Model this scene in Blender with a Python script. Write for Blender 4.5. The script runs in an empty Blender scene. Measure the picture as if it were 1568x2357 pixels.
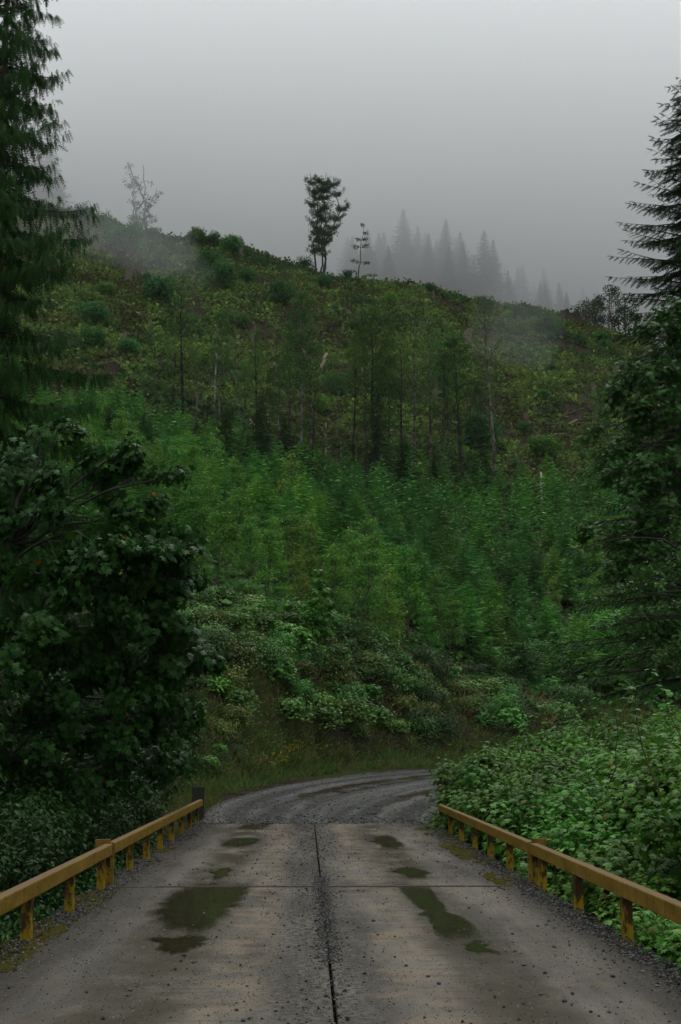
import bpy, math, random
import numpy as np
from mathutils import Matrix, Vector, Euler

# ------------------------------------------------------------------ camera, sky, sun, exposure
scene = bpy.context.scene
COL = scene.collection
R = math.radians
F_PX, CX, CY = 3272.0, 784.0, 1178.0            # lens in picture units (photo 1568 x 2356)
PITCH, YAW, CAM_Z = R(9.456), R(1.365), 1.6
cam_data = bpy.data.cameras.new("camera")
cam_data.sensor_fit = 'VERTICAL'; cam_data.sensor_height = 36.0; cam_data.lens = 50.0
cam_data.clip_start = 0.1; cam_data.clip_end = 5000
cam = bpy.data.objects.new("camera", cam_data); COL.objects.link(cam)
cam.location = (0, 0, CAM_Z); cam.rotation_euler = (R(90) + PITCH, 0, -YAW)
scene.camera = cam

SUN_EL, SUN_AZ = R(62), R(25)
world = bpy.data.worlds.new("World"); scene.world = world; world.use_nodes = True
wn, wl = world.node_tree.nodes, world.node_tree.links
wn.clear()
sky = wn.new("ShaderNodeTexSky"); sky.sky_type = 'NISHITA'; sky.sun_disc = False
sky.sun_elevation = SUN_EL; sky.sun_rotation = SUN_AZ; sky.dust_density = 4.0; sky.air_density = 1.0
hs = wn.new("ShaderNodeHueSaturation"); hs.inputs["Saturation"].default_value = 0.12
# an overcast sky: about three times brighter overhead than at the horizon, all the way round
tc = wn.new("ShaderNodeTexCoord"); sep = wn.new("ShaderNodeSeparateXYZ")
mr = wn.new("ShaderNodeMapRange"); mr.inputs[1].default_value = 0.0; mr.inputs[2].default_value = 1.0
mr.inputs[3].default_value = 3.2; mr.inputs[4].default_value = 10.5
grey = wn.new("ShaderNodeVectorMath"); grey.operation = 'SCALE'; grey.inputs[0].default_value = (0.955, 0.985, 1.0)
mixw = wn.new("ShaderNodeMixRGB"); mixw.inputs[0].default_value = 0.85
bg = wn.new("ShaderNodeBackground"); bg.inputs["Strength"].default_value = 0.138
wo = wn.new("ShaderNodeOutputWorld")
wl.new(sky.outputs[0], hs.inputs["Color"]); wl.new(tc.outputs["Generated"], sep.inputs[0]); wl.new(sep.outputs[2], mr.inputs[0])
wl.new(mr.outputs[0], grey.inputs["Scale"]); wl.new(hs.outputs[0], mixw.inputs[1]); wl.new(grey.outputs[0], mixw.inputs[2])
wl.new(mixw.outputs[0], bg.inputs["Color"]); wl.new(bg.outputs[0], wo.inputs["Surface"])

sun_data = bpy.data.lights.new("sun", 'SUN'); sun_data.energy = 1.4; sun_data.angle = R(40); sun_data.color = (1, .985, .96)
sun = bpy.data.objects.new("sun", sun_data); COL.objects.link(sun)
sd = Vector((math.sin(SUN_AZ) * math.cos(SUN_EL), math.cos(SUN_AZ) * math.cos(SUN_EL), math.sin(SUN_EL)))
sun.rotation_euler = sd.to_track_quat('Z', 'Y').to_euler()

vs = scene.view_settings
vs.view_transform = 'Standard'; vs.look = 'None'; vs.gamma = 1.0; vs.use_curve_mapping = False
vs.exposure = 0.0
cy = scene.cycles
cy.max_bounces = 8; cy.diffuse_bounces = 3; cy.glossy_bounces = 2; cy.transmission_bounces = 3; cy.volume_bounces = 4
cy.transparent_max_bounces = 4; cy.sample_clamp_indirect = 4.0
cy.use_denoising = True

# ------------------------------------------------------------------ picture <-> place
_F = np.array([math.sin(YAW) * math.cos(PITCH), math.cos(YAW) * math.cos(PITCH), math.sin(PITCH)])
_R = np.array([math.cos(YAW), -math.sin(YAW), 0.0]); _U = np.cross(_R, _F)
def ray(px, py):
    return _F + (px - CX) / F_PX * _R + (CY - py) / F_PX * _U
def at(px, py, Y):
    d = ray(px, py); k = Y / d[1]
    return np.array([d[0] * k, Y, CAM_Z + d[2] * k])
def deck_pt(px, py, z=0.0):
    d = ray(px, py); k = (z - CAM_Z) / d[2]
    return np.array([d[0] * k, d[1] * k])
def tan_col(px, py):
    d = ray(px, py); return d[0] / d[1], d[2] / d[1]

# ------------------------------------------------------------------ noise
def _hash(ix, iy, seed):
    n = (ix.astype(np.int64) * 374761393 + iy.astype(np.int64) * 668265263 + seed * 1442695041) & 0x7fffffff
    n = ((n ^ (n >> 13)) * 1274126177) & 0x7fffffff
    return ((n ^ (n >> 16)) & 0xffff) / 65535.0
def vnoise(x, y, seed=0):
    x = np.asarray(x, float); y = np.asarray(y, float)
    ix, iy = np.floor(x), np.floor(y); fx, fy = x - ix, y - iy
    fx = fx * fx * (3 - 2 * fx); fy = fy * fy * (3 - 2 * fy)
    a, b = _hash(ix, iy, seed), _hash(ix + 1, iy, seed)
    c, d = _hash(ix, iy + 1, seed), _hash(ix + 1, iy + 1, seed)
    return (a + (b - a) * fx) * (1 - fy) + (c + (d - c) * fx) * fy
def fbm(x, y, seed=0, o=4):
    s, a, t = 0.0, 1.0, 0.0
    for i in range(o):
        s = s + a * vnoise(np.asarray(x) * 2 ** i, np.asarray(y) * 2 ** i, seed + i * 7); t += a; a *= 0.5
    return s / t
def sstep(a, b, x):
    t = np.clip((np.asarray(x, float) - a) / (b - a), 0, 1); return t * t * (3 - 2 * t)

# ------------------------------------------------------------------ mesh building
class MB:
    """collects triangles with a colour per vertex"""
    def __init__(s): s.v, s.t, s.c, s.m, s.sm, s.n = [], [], [], [], [], 0
    def add(s, v, t, c, mat=0, smooth=False):
        v = np.asarray(v, float).reshape(-1, 3); t = np.asarray(t, int).reshape(-1, 3)
        c = np.asarray(c, float)
        if c.ndim == 1: c = np.tile(c, (len(v), 1))
        s.v.append(v); s.t.append(t + s.n); s.c.append(c)
        s.m.append(np.full(len(t), mat)); s.sm.append(np.full(len(t), smooth)); s.n += len(v)
    def mesh(s, name, *mats):
        me = bpy.data.meshes.new(name)
        if s.v:
            v = np.concatenate(s.v); t = np.concatenate(s.t); c = np.concatenate(s.c)
            me.vertices.add(len(v)); me.vertices.foreach_set("co", v.astype(np.float32).ravel())
            me.loops.add(len(t) * 3); me.loops.foreach_set("vertex_index", t.astype(np.int32).ravel())
            me.polygons.add(len(t)); me.polygons.foreach_set("loop_start", np.arange(0, len(t) * 3, 3, dtype=np.int32))
            me.polygons.foreach_set("material_index", np.concatenate(s.m).astype(np.int32))
            me.polygons.foreach_set("use_smooth", np.concatenate(s.sm))
            ca = me.color_attributes.new("Col", 'FLOAT_COLOR', 'POINT')
            ca.data.foreach_set("color", np.concatenate([c, np.ones((len(c), 1))], 1).astype(np.float32).ravel())
            me.update(); me.validate()
        for m in mats: me.materials.append(m)
        return me

def norm(a): return a / np.maximum(np.linalg.norm(a, axis=-1, keepdims=True), 1e-9)
def frames(D, N):
    y = norm(D); x = norm(np.cross(y, N)); z = np.cross(x, y)
    return np.stack([x, y, z], -1)
def leafset(mb, tm, P, D, N, S, C, mat=0):
    tv, tt = tm; n, m = len(P), len(tv)
    if n == 0: return
    S = np.asarray(S, float)
    M = frames(D, N) * (S[:, None, None] if S.ndim == 1 else S[:, None, :])
    V = np.einsum('nij,mj->nmi', M, tv) + P[:, None, :]
    T = tt[None] + (np.arange(n) * m)[:, None, None]
    mb.add(V.reshape(-1, 3), T.reshape(-1, 3), np.repeat(C, m, 0), mat)
def tube(mb, path, rad, sides=6, col=(.05, .04, .03), mat=0, cap=True, rough=0.0, rng=None):
    path = np.asarray(path, float); k = len(path); rad = np.broadcast_to(np.asarray(rad, float), (k,))
    tan = norm(np.gradient(path, axis=0))
    ref = np.array([1., 0, 0]) if abs(tan[0, 0]) < .8 else np.array([0, 1., 0])
    a = norm(np.cross(tan, ref)); b = np.cross(tan, a)
    th = np.arange(sides) / sides * 2 * np.pi
    rr = rad[:, None, None] * np.ones((k, sides, 1))
    if rough and rng is not None: rr = rr * (1 + rng.uniform(-rough, rough, (k, sides, 1)))
    V = path[:, None] + rr * (np.cos(th)[None, :, None] * a[:, None] + np.sin(th)[None, :, None] * b[:, None])
    i, j = np.meshgrid(np.arange(k - 1), np.arange(sides), indexing='ij'); i, j = i.ravel(), j.ravel(); j2 = (j + 1) % sides
    A, B, Cc, Dd = i * sides + j, i * sides + j2, (i + 1) * sides + j2, (i + 1) * sides + j
    T = np.concatenate([np.stack([A, B, Cc], 1), np.stack([A, Cc, Dd], 1)])
    V = V.reshape(-1, 3)
    if cap:
        e = len(V); V = np.concatenate([V, path[-1:], path[:1]]); o = (k - 1) * sides; jj = np.arange(sides)
        T = np.concatenate([T, np.stack([o + jj, o + (jj + 1) % sides, np.full(sides, e)], 1), np.stack([(jj + 1) % sides, jj, np.full(sides, e + 1)], 1)])
    mb.add(V, T, col, mat, True)
def box(mb, lo, hi, col=(.3, .3, .3), mat=0, bev=0.0):
    lo, hi = np.array(lo, float), np.array(hi, float)
    if bev <= 0:
        V = np.array([[x, y, z] for x in (lo[0], hi[0]) for y in (lo[1], hi[1]) for z in (lo[2], hi[2])])
        Q = [(0, 1, 3, 2), (4, 6, 7, 5), (0, 4, 5, 1), (2, 3, 7, 6), (0, 2, 6, 4), (1, 5, 7, 3)]
    else:
        import bmesh
        bm = bmesh.new(); bmesh.ops.create_cube(bm, size=1)
        for v in bm.verts: v.co = Vector((lo + hi) / 2) + Vector(np.array(v.co) * (hi - lo))
        bmesh.ops.bevel(bm, geom=bm.edges[:], offset=bev, segments=2, affect='EDGES', profile=.5)
        bmesh.ops.triangulate(bm, faces=bm.faces[:]); bm.verts.ensure_lookup_table()
        V = np.array([v.co for v in bm.verts]); T = [[v.index for v in f.verts] for f in bm.faces]; bm.free()
        mb.add(V, T, col, mat); return
    T = [t for q in Q for t in ((q[0], q[1], q[2]), (q[0], q[2], q[3]))]
    mb.add(V, T, col, mat)
def grid_tris(nr, nc):
    i, j = np.meshgrid(np.arange(nr - 1), np.arange(nc - 1), indexing='ij'); a = (i * nc + j).ravel()
    return np.concatenate([np.stack([a, a + 1, a + nc + 1], 1), np.stack([a, a + nc + 1, a + nc], 1)])

# leaf shapes: base at the origin, along +Y, length one, upper side +Z
OVAL = (np.array([[0, 0, 0], [-.25, .4, .07], [.25, .4, .07], [0, 1, -.10], [0, .45, 0]]), np.array([[0, 4, 1], [0, 2, 4], [1, 4, 3], [4, 2, 3]]))
BLADE = (np.array([[-.03, 0, 0], [.03, 0, 0], [.022, .55, .0], [-.022, .55, .0], [0, 1, -.12]]), np.array([[0, 1, 2], [0, 2, 3], [3, 2, 4]]))
CHIP = (np.array([[0, 0, 0], [-.38, .5, .05], [.38, .5, .05], [0, 1, -.05]]), np.array([[0, 2, 1], [1, 2, 3]]))
def lobed(notch, droop=.12):
    o = np.array([(0, .1), (-.2, .01), (-.5, .22), (-.32 * notch - .08, .38), (-.43, .72), (-.2 * notch, .66), (0, 1.02), (.2 * notch, .66), (.43, .72), (.32 * notch + .08, .38), (.5, .22), (.2, .01)])
    r2 = (o[:, 0] ** 2 + (o[:, 1] - .35) ** 2)
    v = np.concatenate([np.column_stack([o, -droop * r2 * 2.2 + .05 * np.abs(o[:, 0])]), [[0, .35, 0]]])
    k = len(o); t = np.array([(k, i, (i + 1) % k) for i in range(k)]); return v, t[:, ::-1]
MAPLE, THIMBLE = lobed(.5), lobed(.72, .2)
def comb(n, w, bend=.1, thick=.03, tb=.085):
    v = [(-thick, 0, 0), (thick, 0, 0), (0, 1, -bend)]; t = [(0, 1, 2)]
    for i in range(n):
        y = .04 + .86 * i / n; ww = w * (1 - .75 * y) * (.7 + .3 * ((i * 7) % 3) / 2)
        for s in (-1, 1):
            k = len(v); zb = -bend * y * y
            v += [(0, y, zb), (0, y + tb, zb), (s * ww, y + .75 * ww + .03, zb - .10 * ww)]
            t.append((k, k + 1, k + 2) if s < 0 else (k, k + 2, k + 1))
    return np.array(v), np.array(t)
FROND, FROND_S, FROND_C = comb(8, .36, .1, .03, .11), comb(4, .38, .12, .06, .17), comb(5, .30, .08, .03, .085)

# ------------------------------------------------------------------ materials
def mat_new(name):
    m = bpy.data.materials.new(name); m.use_nodes = True
    n = m.node_tree.nodes; n.clear(); return m, n, m.node_tree.links
def foliage_mat(name, rough=.5, spec=.35, trans=.3, hue=.03, val=.35):
    m, n, l = mat_new(name)
    a = n.new("ShaderNodeAttribute"); a.attribute_name = "Col"
    oi = n.new("ShaderNodeObjectInfo")
    h = n.new("ShaderNodeHueSaturation")
    m1 = n.new("ShaderNodeMapRange"); m1.inputs[3].default_value = .5 - hue; m1.inputs[4].default_value = .5 + hue
    m2 = n.new("ShaderNodeMapRange"); m2.inputs[3].default_value = 1 - val; m2.inputs[4].default_value = 1 + val
    mu = n.new("ShaderNodeMath"); mu.operation = 'MULTIPLY'; mu.inputs[1].default_value = 7.31
    fr = n.new("ShaderNodeMath"); fr.operation = 'FRACT'
    p = n.new("ShaderNodeBsdfPrincipled"); p.inputs["Roughness"].default_value = rough; p.inputs["Specular IOR Level"].default_value = spec
    tr = n.new("ShaderNodeBsdfTranslucent"); mx = n.new("ShaderNodeMixShader"); mx.inputs[0].default_value = trans
    o = n.new("ShaderNodeOutputMaterial")
    l.new(oi.outputs["Random"], m1.inputs[0]); l.new(oi.outputs["Random"], mu.inputs[0]); l.new(mu.outputs[0], fr.inputs[0]); l.new(fr.outputs[0], m2.inputs[0])
    l.new(m1.outputs[0], h.inputs["Hue"]); l.new(m2.outputs[0], h.inputs["Value"]); l.new(a.outputs["Color"], h.inputs["Color"])
    pg = n.new("ShaderNodeMixRGB"); pg.blend_type = "MULTIPLY"; pg.inputs[0].default_value = 1; pg.inputs[2].default_value = (1.05, 1.2, .55, 1); l.new(h.outputs[0], pg.inputs[1])
    l.new(pg.outputs[0], p.inputs["Base Color"]); l.new(pg.outputs[0], tr.inputs["Color"])
    l.new(p.outputs[0], mx.inputs[1]); l.new(tr.outputs[0], mx.inputs[2]); l.new(mx.outputs[0], o.inputs["Surface"])
    return m
class NB:
    """small node helper"""
    def __init__(s, name):
        s.m, s.n, s.l = mat_new(name)
        s.p = s.n.new("ShaderNodeBsdfPrincipled"); s.p.inputs["Specular IOR Level"].default_value = .02; s.o = s.n.new("ShaderNodeOutputMaterial"); s.l.new(s.p.outputs[0], s.o.inputs["Surface"])
        s.pos = s.n.new("ShaderNodeNewGeometry").outputs["Position"]
    def inp(s, sock, v):
        if hasattr(v, "is_output") or isinstance(v, bpy.types.NodeSocket): s.l.new(v, sock)
        else: sock.default_value = v
    def scale(s, vec, sc):
        k = s.n.new("ShaderNodeVectorMath"); k.operation = 'MULTIPLY'; s.l.new(vec, k.inputs[0]); k.inputs[1].default_value = sc; return k.outputs[0]
    def noise(s, sc, detail=4, rough=.55, vec=None, dist=0.0):
        k = s.n.new("ShaderNodeTexNoise"); k.inputs["Scale"].default_value = sc; k.inputs["Detail"].default_value = detail; k.inputs["Roughness"].default_value = rough
        k.inputs["Distortion"].default_value = dist
        s.l.new(vec if vec is not None else s.pos, k.inputs["Vector"]); return k.outputs["Fac"]
    def voro(s, sc, vec=None, out="Color"):
        k = s.n.new("ShaderNodeTexVoronoi"); k.inputs["Scale"].default_value = sc; s.l.new(vec if vec is not None else s.pos, k.inputs["Vector"]); return k.outputs[out]
    def ramp(s, fac, a, b, lo=0.0, hi=1.0):
        k = s.n.new("ShaderNodeMapRange"); k.interpolation_type = 'SMOOTHSTEP'
        s.l.new(fac, k.inputs[0]); k.inputs[1].default_value = a; k.inputs[2].default_value = b; k.inputs[3].default_value = lo; k.inputs[4].default_value = hi; return k.outputs[0]
    def mix(s, fac, a, b, mode='MIX'):
        k = s.n.new("ShaderNodeMixRGB"); k.blend_type = mode
        s.inp(k.inputs[0], fac); s.inp(k.inputs[1], a if hasattr(a, "links") else (*a, 1)); s.inp(k.inputs[2], b if hasattr(b, "links") else (*b, 1)); return k.outputs[0]
    def math(s, op, a, b=0.0):
        k = s.n.new("ShaderNodeMath"); k.operation = op; s.inp(k.inputs[0], a); s.inp(k.inputs[1], b); return k.outputs[0]
    def attr(s):
        k = s.n.new("ShaderNodeAttribute"); k.attribute_name = "Col"; return k.outputs["Color"]
    def axis(s, i):
        k = s.n.new("ShaderNodeSeparateXYZ"); s.l.new(s.pos, k.inputs[0]); return k.outputs[i]
    def bump(s, h, dist=.02, strength=1.0):
        k = s.n.new("ShaderNodeBump"); k.inputs["Distance"].default_value = dist; k.inputs["Strength"].default_value = strength
        s.l.new(h, k.inputs["Height"]); s.l.new(k.outputs[0], s.p.inputs["Normal"])
    def set(s, **kw):
        for k, v in kw.items(): s.inp(s.p.inputs[k.replace("_", " ")], v)
        return s

LEAF = foliage_mat("leaf_wet", .42, .10, .22, .02, .4)
NEEDLE = foliage_mat("needles", .6, .05, .15, .035, .5)
HERB = foliage_mat("herbs", .65, .04, .3, .03, .3)
LEAF_SINGLE = foliage_mat("leaf_single", .40, .16, .25, .02, .3)
b = NB("bark"); nz = b.noise(9, 5, .65, b.scale(b.pos, (1, 1, .35)))
b.set(Base_Color=b.mix(1, b.attr(), b.mix(nz, (.35, .35, .35), (1.6, 1.55, 1.5)), 'MULTIPLY'), Roughness=.85); b.bump(nz, .03); BARK = b.m
b = NB("bark_mottled"); nz = b.noise(1.6, 4, .7, b.scale(b.pos, (1.5, 1.5, 1.0)))
b.set(Base_Color=b.mix(b.ramp(nz, .47, .58), b.mix(1, b.attr(), (.35, .33, .3), 'MULTIPLY'), b.attr()), Roughness=.85); BARK_M = b.m
b = NB("cut_wood"); b.set(Base_Color=b.mix(b.noise(6), (.06, .045, .033), (.13, .10, .075)), Roughness=.9); CUT = b.m

# soil of the valley sides
b = NB("soil"); n1 = b.noise(.12, 5, .6); n2 = b.noise(.9, 5, .6); n3 = b.noise(7, 4, .6)
c = b.mix(b.ramp(n2, .35, .65), (.016, .013, .009), (.038, .030, .021))
c = b.mix(b.ramp(n1, .46, .6), c, b.mix(n3, (.018, .024, .008), (.040, .046, .014)))
b.set(Base_Color=c, Roughness=.95); b.bump(n3, .15); SOIL = b.m

# ------------------------------------------------------------------ objects
def obj(name, me, parent=None, loc=None, rz=0.0, sc=1.0):
    o = bpy.data.objects.new(name, me); COL.objects.link(o)
    if parent is not None: o.parent = parent
    if loc is not None: o.location = loc
    if rz: o.rotation_euler = (0, 0, rz)
    if sc != 1.0: o.scale = (sc, sc, sc) if np.isscalar(sc) else sc
    return o
def tag(o, label=None, cat=None, group=None, kind=None):
    if label: o["label"] = label
    if cat: o["category"] = cat
    if group: o["group"] = group
    if kind: o["kind"] = kind
    return o
def thing(name, parts, label, cat, loc, rz=0.0, sc=1.0, group=None, leaves=None):
    """an Empty at the base with its parts; leaves: list of (mesh, matrix) hung under the last part"""
    e = obj(name, None, None, loc, rz, sc); e.empty_display_size = .3
    tag(e, label, cat, group); last = None
    for pn, me in parts: last = obj(pn, me, e)
    for me, mt in leaves or ():
        lf = obj("leaf", me, last); lf.matrix_basis = mt
    return e

# ------------------------------------------------------------------ terrain
_cr = [(-300, 400), (0, 445), (130, 478), (330, 533), (560, 560), (700, 612), (740, 628), (870, 645), (1000, 664), (1100, 692), (1300, 726), (1450, 775), (1568, 815), (1900, 900)]
_ca = np.array([tan_col(*p) for p in _cr])
_mid = np.array([tan_col(*p) for p in [(-300, 900), (0, 960), (250, 985), (420, 1040), (700, 1120), (930, 1150), (1150, 1165), (1400, 1150), (1900, 1130)]])
_eb = [(-400, 50, 1400), (0, 52, 1405), (480, 54, 1425), (700, 60, 1450), (900, 66, 1520), (1100, 72, 1580), (1250, 76, 1615), (1500, 80, 1650), (2000, 82, 1650)]
_ea = np.array([(tan_col(p[0], 1500)[0], p[1], at(p[0], p[2], p[1])[2]) for p in _eb])
_bb = [(-400, 36), (0, 39), (480, 43.5), (530, 44.5), (700, 52), (850, 57), (975, 60), (1100, 63), (1250, 65), (1568, 68), (2000, 70)]
_ba = np.array([(tan_col(p[0], 1780)[0], p[1]) for p in _bb])
YC = 270.0
def road_z(y): return .95 * sstep(31, 64, y)
def _raw(x, y):
    ys = np.maximum(y, 20.0); a = np.clip(x / ys, -.45, .45)
    ye = np.interp(a, _ea[:, 0], _ea[:, 1]); ze = np.interp(a, _ea[:, 0], _ea[:, 2]); yb = np.interp(a, _ba[:, 0], _ba[:, 1])
    zm = 1.6 + 150 * np.interp(a, _mid[:, 0], _mid[:, 1]); zc = 1.6 + YC * np.interp(a, _ca[:, 0], _ca[:, 1])
    zb = road_z(yb)
    k = np.clip((y - yb) / (ye - yb), 0, 1); k = k * (1 - .25) + .25 * sstep(0, 1, k)
    bank = zb + (ze - zb) * k
    z1 = ze + (zm - ze) * (y - ye) / (150 - ye)
    z2 = zm + (zc - zm) * (y - 150) / (YC - 150)
    z3 = zc + .2 * (y - YC)
    z = np.where(y < ye, bank, np.where(y < 150, z1, np.where(y < YC, z2, z3)))
    return np.where(y < yb, road_z(y), z)
def height(x, y):
    x = np.asarray(x, float); y = np.asarray(y, float)
    w = np.clip((y - 75) / 15, .15, 1.0)
    z = sum(_raw(x, y + o * w) for o in (-7, -3.5, 0, 3.5, 7)) / 5
    # gully under the bridge
    side = sstep(2.2, 10, x) * 3.6 + sstep(-3, -12, x) * 1.3
    g = sstep(31.5, 24.5, y) * sstep(-12, -4, y)
    g = np.where(np.abs(x) > 3.2, np.maximum(g, sstep(40, 26, y) * sstep(-16, -6, y) * sstep(3, 5, np.abs(x))), g)
    z = z - g * (4.6 - side)
    amp = sstep(50, 90, y); far = sstep(130, 175, y)
    z = z + (fbm(x / 9, y / 9, 3, 3) - .5) * 1.3 * amp + (fbm(x / 23, y / 23, 9, 3) - .5) * 4.0 * far + (fbm(x / 2.6, y / 2.6, 5, 2) - .5) * .55 * far
    onroad = (np.abs(x) < 3.4) & (y > 24) & (y < 42)
    return z - .03 * onroad + (fbm(x / 1.4, y / 1.4, 31, 3) - .5) * .5 * sstep(0, .5, z - road_z(y))
def ground(px, py, y0=33.0, y1=330.0):
    d = ray(px, py); ys = np.arange(y0, y1, .4)
    xs = d[0] / d[1] * ys; zs = CAM_Z + d[2] / d[1] * ys; h = height(xs, ys)
    i = np.argmax(h >= zs)
    if not (h >= zs).any(): i = int(np.argmin(np.abs(ys - 268)))
    return np.array([xs[i], ys[i], h[i]])
def zat(x, y): return float(height(np.array([x]), np.array([y]))[0])

ys = np.concatenate([np.arange(-90, 20, 3.0), np.arange(20, 80, .5), np.arange(80, 150, 1.0), np.arange(150, 290, 1.2), np.arange(290, 420, 4), np.arange(420, 761, 20)])
us = np.linspace(-1, 1, 271); us = np.sign(us) * np.abs(us) ** 2.0
YY, UU = np.meshgrid(ys, us, indexing='ij'); XX = UU * (70 + .85 * np.maximum(YY, 0))
mb = MB(); mb.add(np.stack([XX, YY, height(XX, YY)], -1).reshape(-1, 3), grid_tris(len(ys), len(us))[:, [0, 1, 2]], (.05, .04, .03), 0, True)
terrain = tag(obj("ground", mb.mesh("ground", SOIL)), "steep clearcut hillside and valley floor", None, None, "structure")

# ------------------------------------------------------------------ gravel road beyond the bridge
b = NB("road_gravel"); n1 = b.noise(55, 3, .7); n2 = b.noise(1.1, 4, .6); vv = b.voro(32)
sx = b.n.new("ShaderNodeSeparateColor"); b.l.new(vv, sx.inputs[0])
c = b.mix(b.ramp(sx.outputs[0], .2, 1.0), (.028, .030, .030), (.096, .10, .097))
c = b.mix(b.ramp(n2, .42, .62), c, b.mix(.5, c, (.075, .066, .053)))
c = b.mix(1, c, b.mix(b.ramp(b.attr(), .25, .75), (.62, .62, .64), (1.45, 1.45, 1.42)), 'MULTIPLY')
b.set(Base_Color=c, Roughness=b.ramp(n2, .3, .7, .5, .8)); b.bump(b.voro(32, None, "Distance"), .02, .8); GRAVEL = b.m
def poly_at(pts, t):
    p = np.array(pts, float); s = np.concatenate([[0], np.cumsum(np.linalg.norm(np.diff(p, axis=0), axis=1))]); s /= s[-1]
    for _ in range(1): pass
    tt = np.asarray(t); return np.stack([np.interp(tt, s, p[:, 0]), np.interp(tt, s, p[:, 1])], -1)
def smooth_line(p, k=9):
    q = p.copy(); w = np.ones(k) / k
    for i in (0, 1):
        pad = np.concatenate([np.full(k // 2, p[0, i]), p[:, i], np.full(k // 2, p[-1, i])]); q[:, i] = np.convolve(pad, w, 'valid')
    return q
nt, nu = 260, 150
L_ = smooth_line(poly_at([(-2.40, 31.1), (-2.75, 36), (-2.4, 41), (-1.2, 46), (.6, 50.5), (3, 54.5), (6, 57.5), (11, 60.5), (18, 62.5), (30, 64)], np.linspace(0, 1, nt)), 21)
R_ = smooth_line(poly_at([(2.68, 31.1), (3.1, 34), (3.8, 38), (5.2, 42), (7.2, 45.5), (9.5, 48), (12.5, 50.5), (17, 53), (23, 55.5), (32, 57.5)], np.linspace(0, 1, nt)), 21)
u = np.linspace(0, 1, nu)[None, :, None]; P = L_[:, None] * (1 - u) + R_[:, None] * u
X, Y = P[..., 0].copy(), P[..., 1].copy(); U = np.broadcast_to(u[..., 0], X.shape)
tl = np.linspace(0, 1, nt)[:, None]
wob = (fbm(tl * 30, U * 0, 4) - .5) * .1
rut = -.05 * (np.exp(-((U - .28 - wob) / .05) ** 2) + np.exp(-((U - .70 - wob) / .05) ** 2) + .8 * np.exp(-((U - .42 + wob) / .04) ** 2) + .8 * np.exp(-((U - .86 + wob) / .04) ** 2))
rut += .04 * np.exp(-((U - .5) / .06) ** 2) + .035 * np.exp(-((U - .2) / .04) ** 2)
Z = road_z(Y) - .012 + .05 * sstep(31.1, 32.6, Y + .5 * (fbm(X * 2.3, Y * 2.3, 12, 3) - .5)) + rut * sstep(33, 36, Y) + (fbm(X * 3, Y * 3, 8, 4) - .5) * .06 * sstep(32, 34, Y)
tr_ = .5 + .5 * np.sin(U * 46 + 5 * fbm(tl * 5, U * 3, 71, 2)) * (.4 + .6 * fbm(tl * 9, U * 12, 72, 3)); trk_ = np.clip(.75 * fbm(U * 26 + 2 * fbm(tl * 4, U * 0, 73), tl * 7, 74, 3) + .35 * tr_ - .12 - 3.0 * (rut < -.02) * .06, 0, 1); Z += (trk_ - .5) * .035 * sstep(32.5, 35, Y)
e = np.minimum(U, 1 - U); Z -= .1 * sstep(.035 + .03 * fbm(X, Y, 2), 0, e)
mb = MB(); mb.add(np.stack([X, Y, Z], -1).reshape(-1, 3), grid_tris(nt, nu), np.repeat(trk_.reshape(-1, 1), 3, 1), 0, True)
tag(obj("gravel_road", mb.mesh("gravel_road", GRAVEL)), "dark gravel forest road curving away behind the shrubs", None, None, "structure")

# ------------------------------------------------------------------ bridge
BX, SEAM, X0, X1 = .15, .185, -2.42, 2.70
b = NB("deck_concrete")
xx, yy = b.axis(0), b.axis(1)
st = b.noise(1.0, 5, .6, b.scale(b.pos, (1.6, .28, 1))); st2 = b.noise(1.0, 4, .6, b.scale(b.pos, (5, .45, 1))); n1 = b.noise(2.2, 5, .6); fine = b.noise(150, 2, .6); mid = b.noise(18, 4, .65)
def band(c0, w): return b.ramp(b.math('ABSOLUTE', b.math('SUBTRACT', b.math('ADD', xx, b.math('MULTIPLY', b.math('SUBTRACT', n1, .5), .5)), c0)), w, w * .25)
c = b.mix(b.ramp(st, .3, .7), (.055, .053, .047), (.14, .130, .110))
c = b.mix(b.math('MULTIPLY', b.ramp(n1, .52, .72), .5), c, (.15, .115, .078))
c = b.mix(b.math('MULTIPLY', b.ramp(st2, .5, .68), .5), c, (.09, .085, .07))
rip = b.noise(1.0, 3, .6, b.scale(b.pos, (1.4, 13, 1)))
c = b.mix(b.math('MULTIPLY', b.math('MULTIPLY', b.math('MAXIMUM', band(-.62, .5), band(1.0, .3)), b.ramp(rip, .48, .62)), .5), c, (.062, .054, .040))
trk = b.math('MAXIMUM', band(-1.12, .5), band(1.36, .42))
damp = b.math('MULTIPLY', b.math('MAXIMUM', b.math('MULTIPLY', band(-1.15, .62), b.ramp(yy, 17.2, 16.4)), b.math('MULTIPLY', band(1.38, .45), b.ramp(yy, 17.2, 15))), b.ramp(b.noise(3.2, 5, .65), .25, .62))
c = b.mix(b.math('MULTIPLY', damp, .8), c, (.036, .031, .018))
mud = b.math('MULTIPLY', trk, b.ramp(b.noise(.8, 5, .65, b.scale(b.pos, (1, .55, 1))), .38, .56))
c = b.mix(b.math('MULTIPLY', mud, .8), c, (.036, .031, .018))
wear = b.math('MAXIMUM', band(-.45, .35), band(.8, .35))
c = b.mix(b.math('MULTIPLY', b.math('MULTIPLY', wear, b.ramp(n1, .4, .6)), .4), c, (.185, .145, .10))
edge = b.math('MAXIMUM', b.ramp(xx, -1.35, -2.25), b.ramp(xx, 1.85, 2.6))
c = b.mix(b.math('MULTIPLY', edge, b.ramp(mid, .2, .55, .3, .95)), c, (.040, .038, .032))
mid_g = band(.12, .55)
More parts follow.
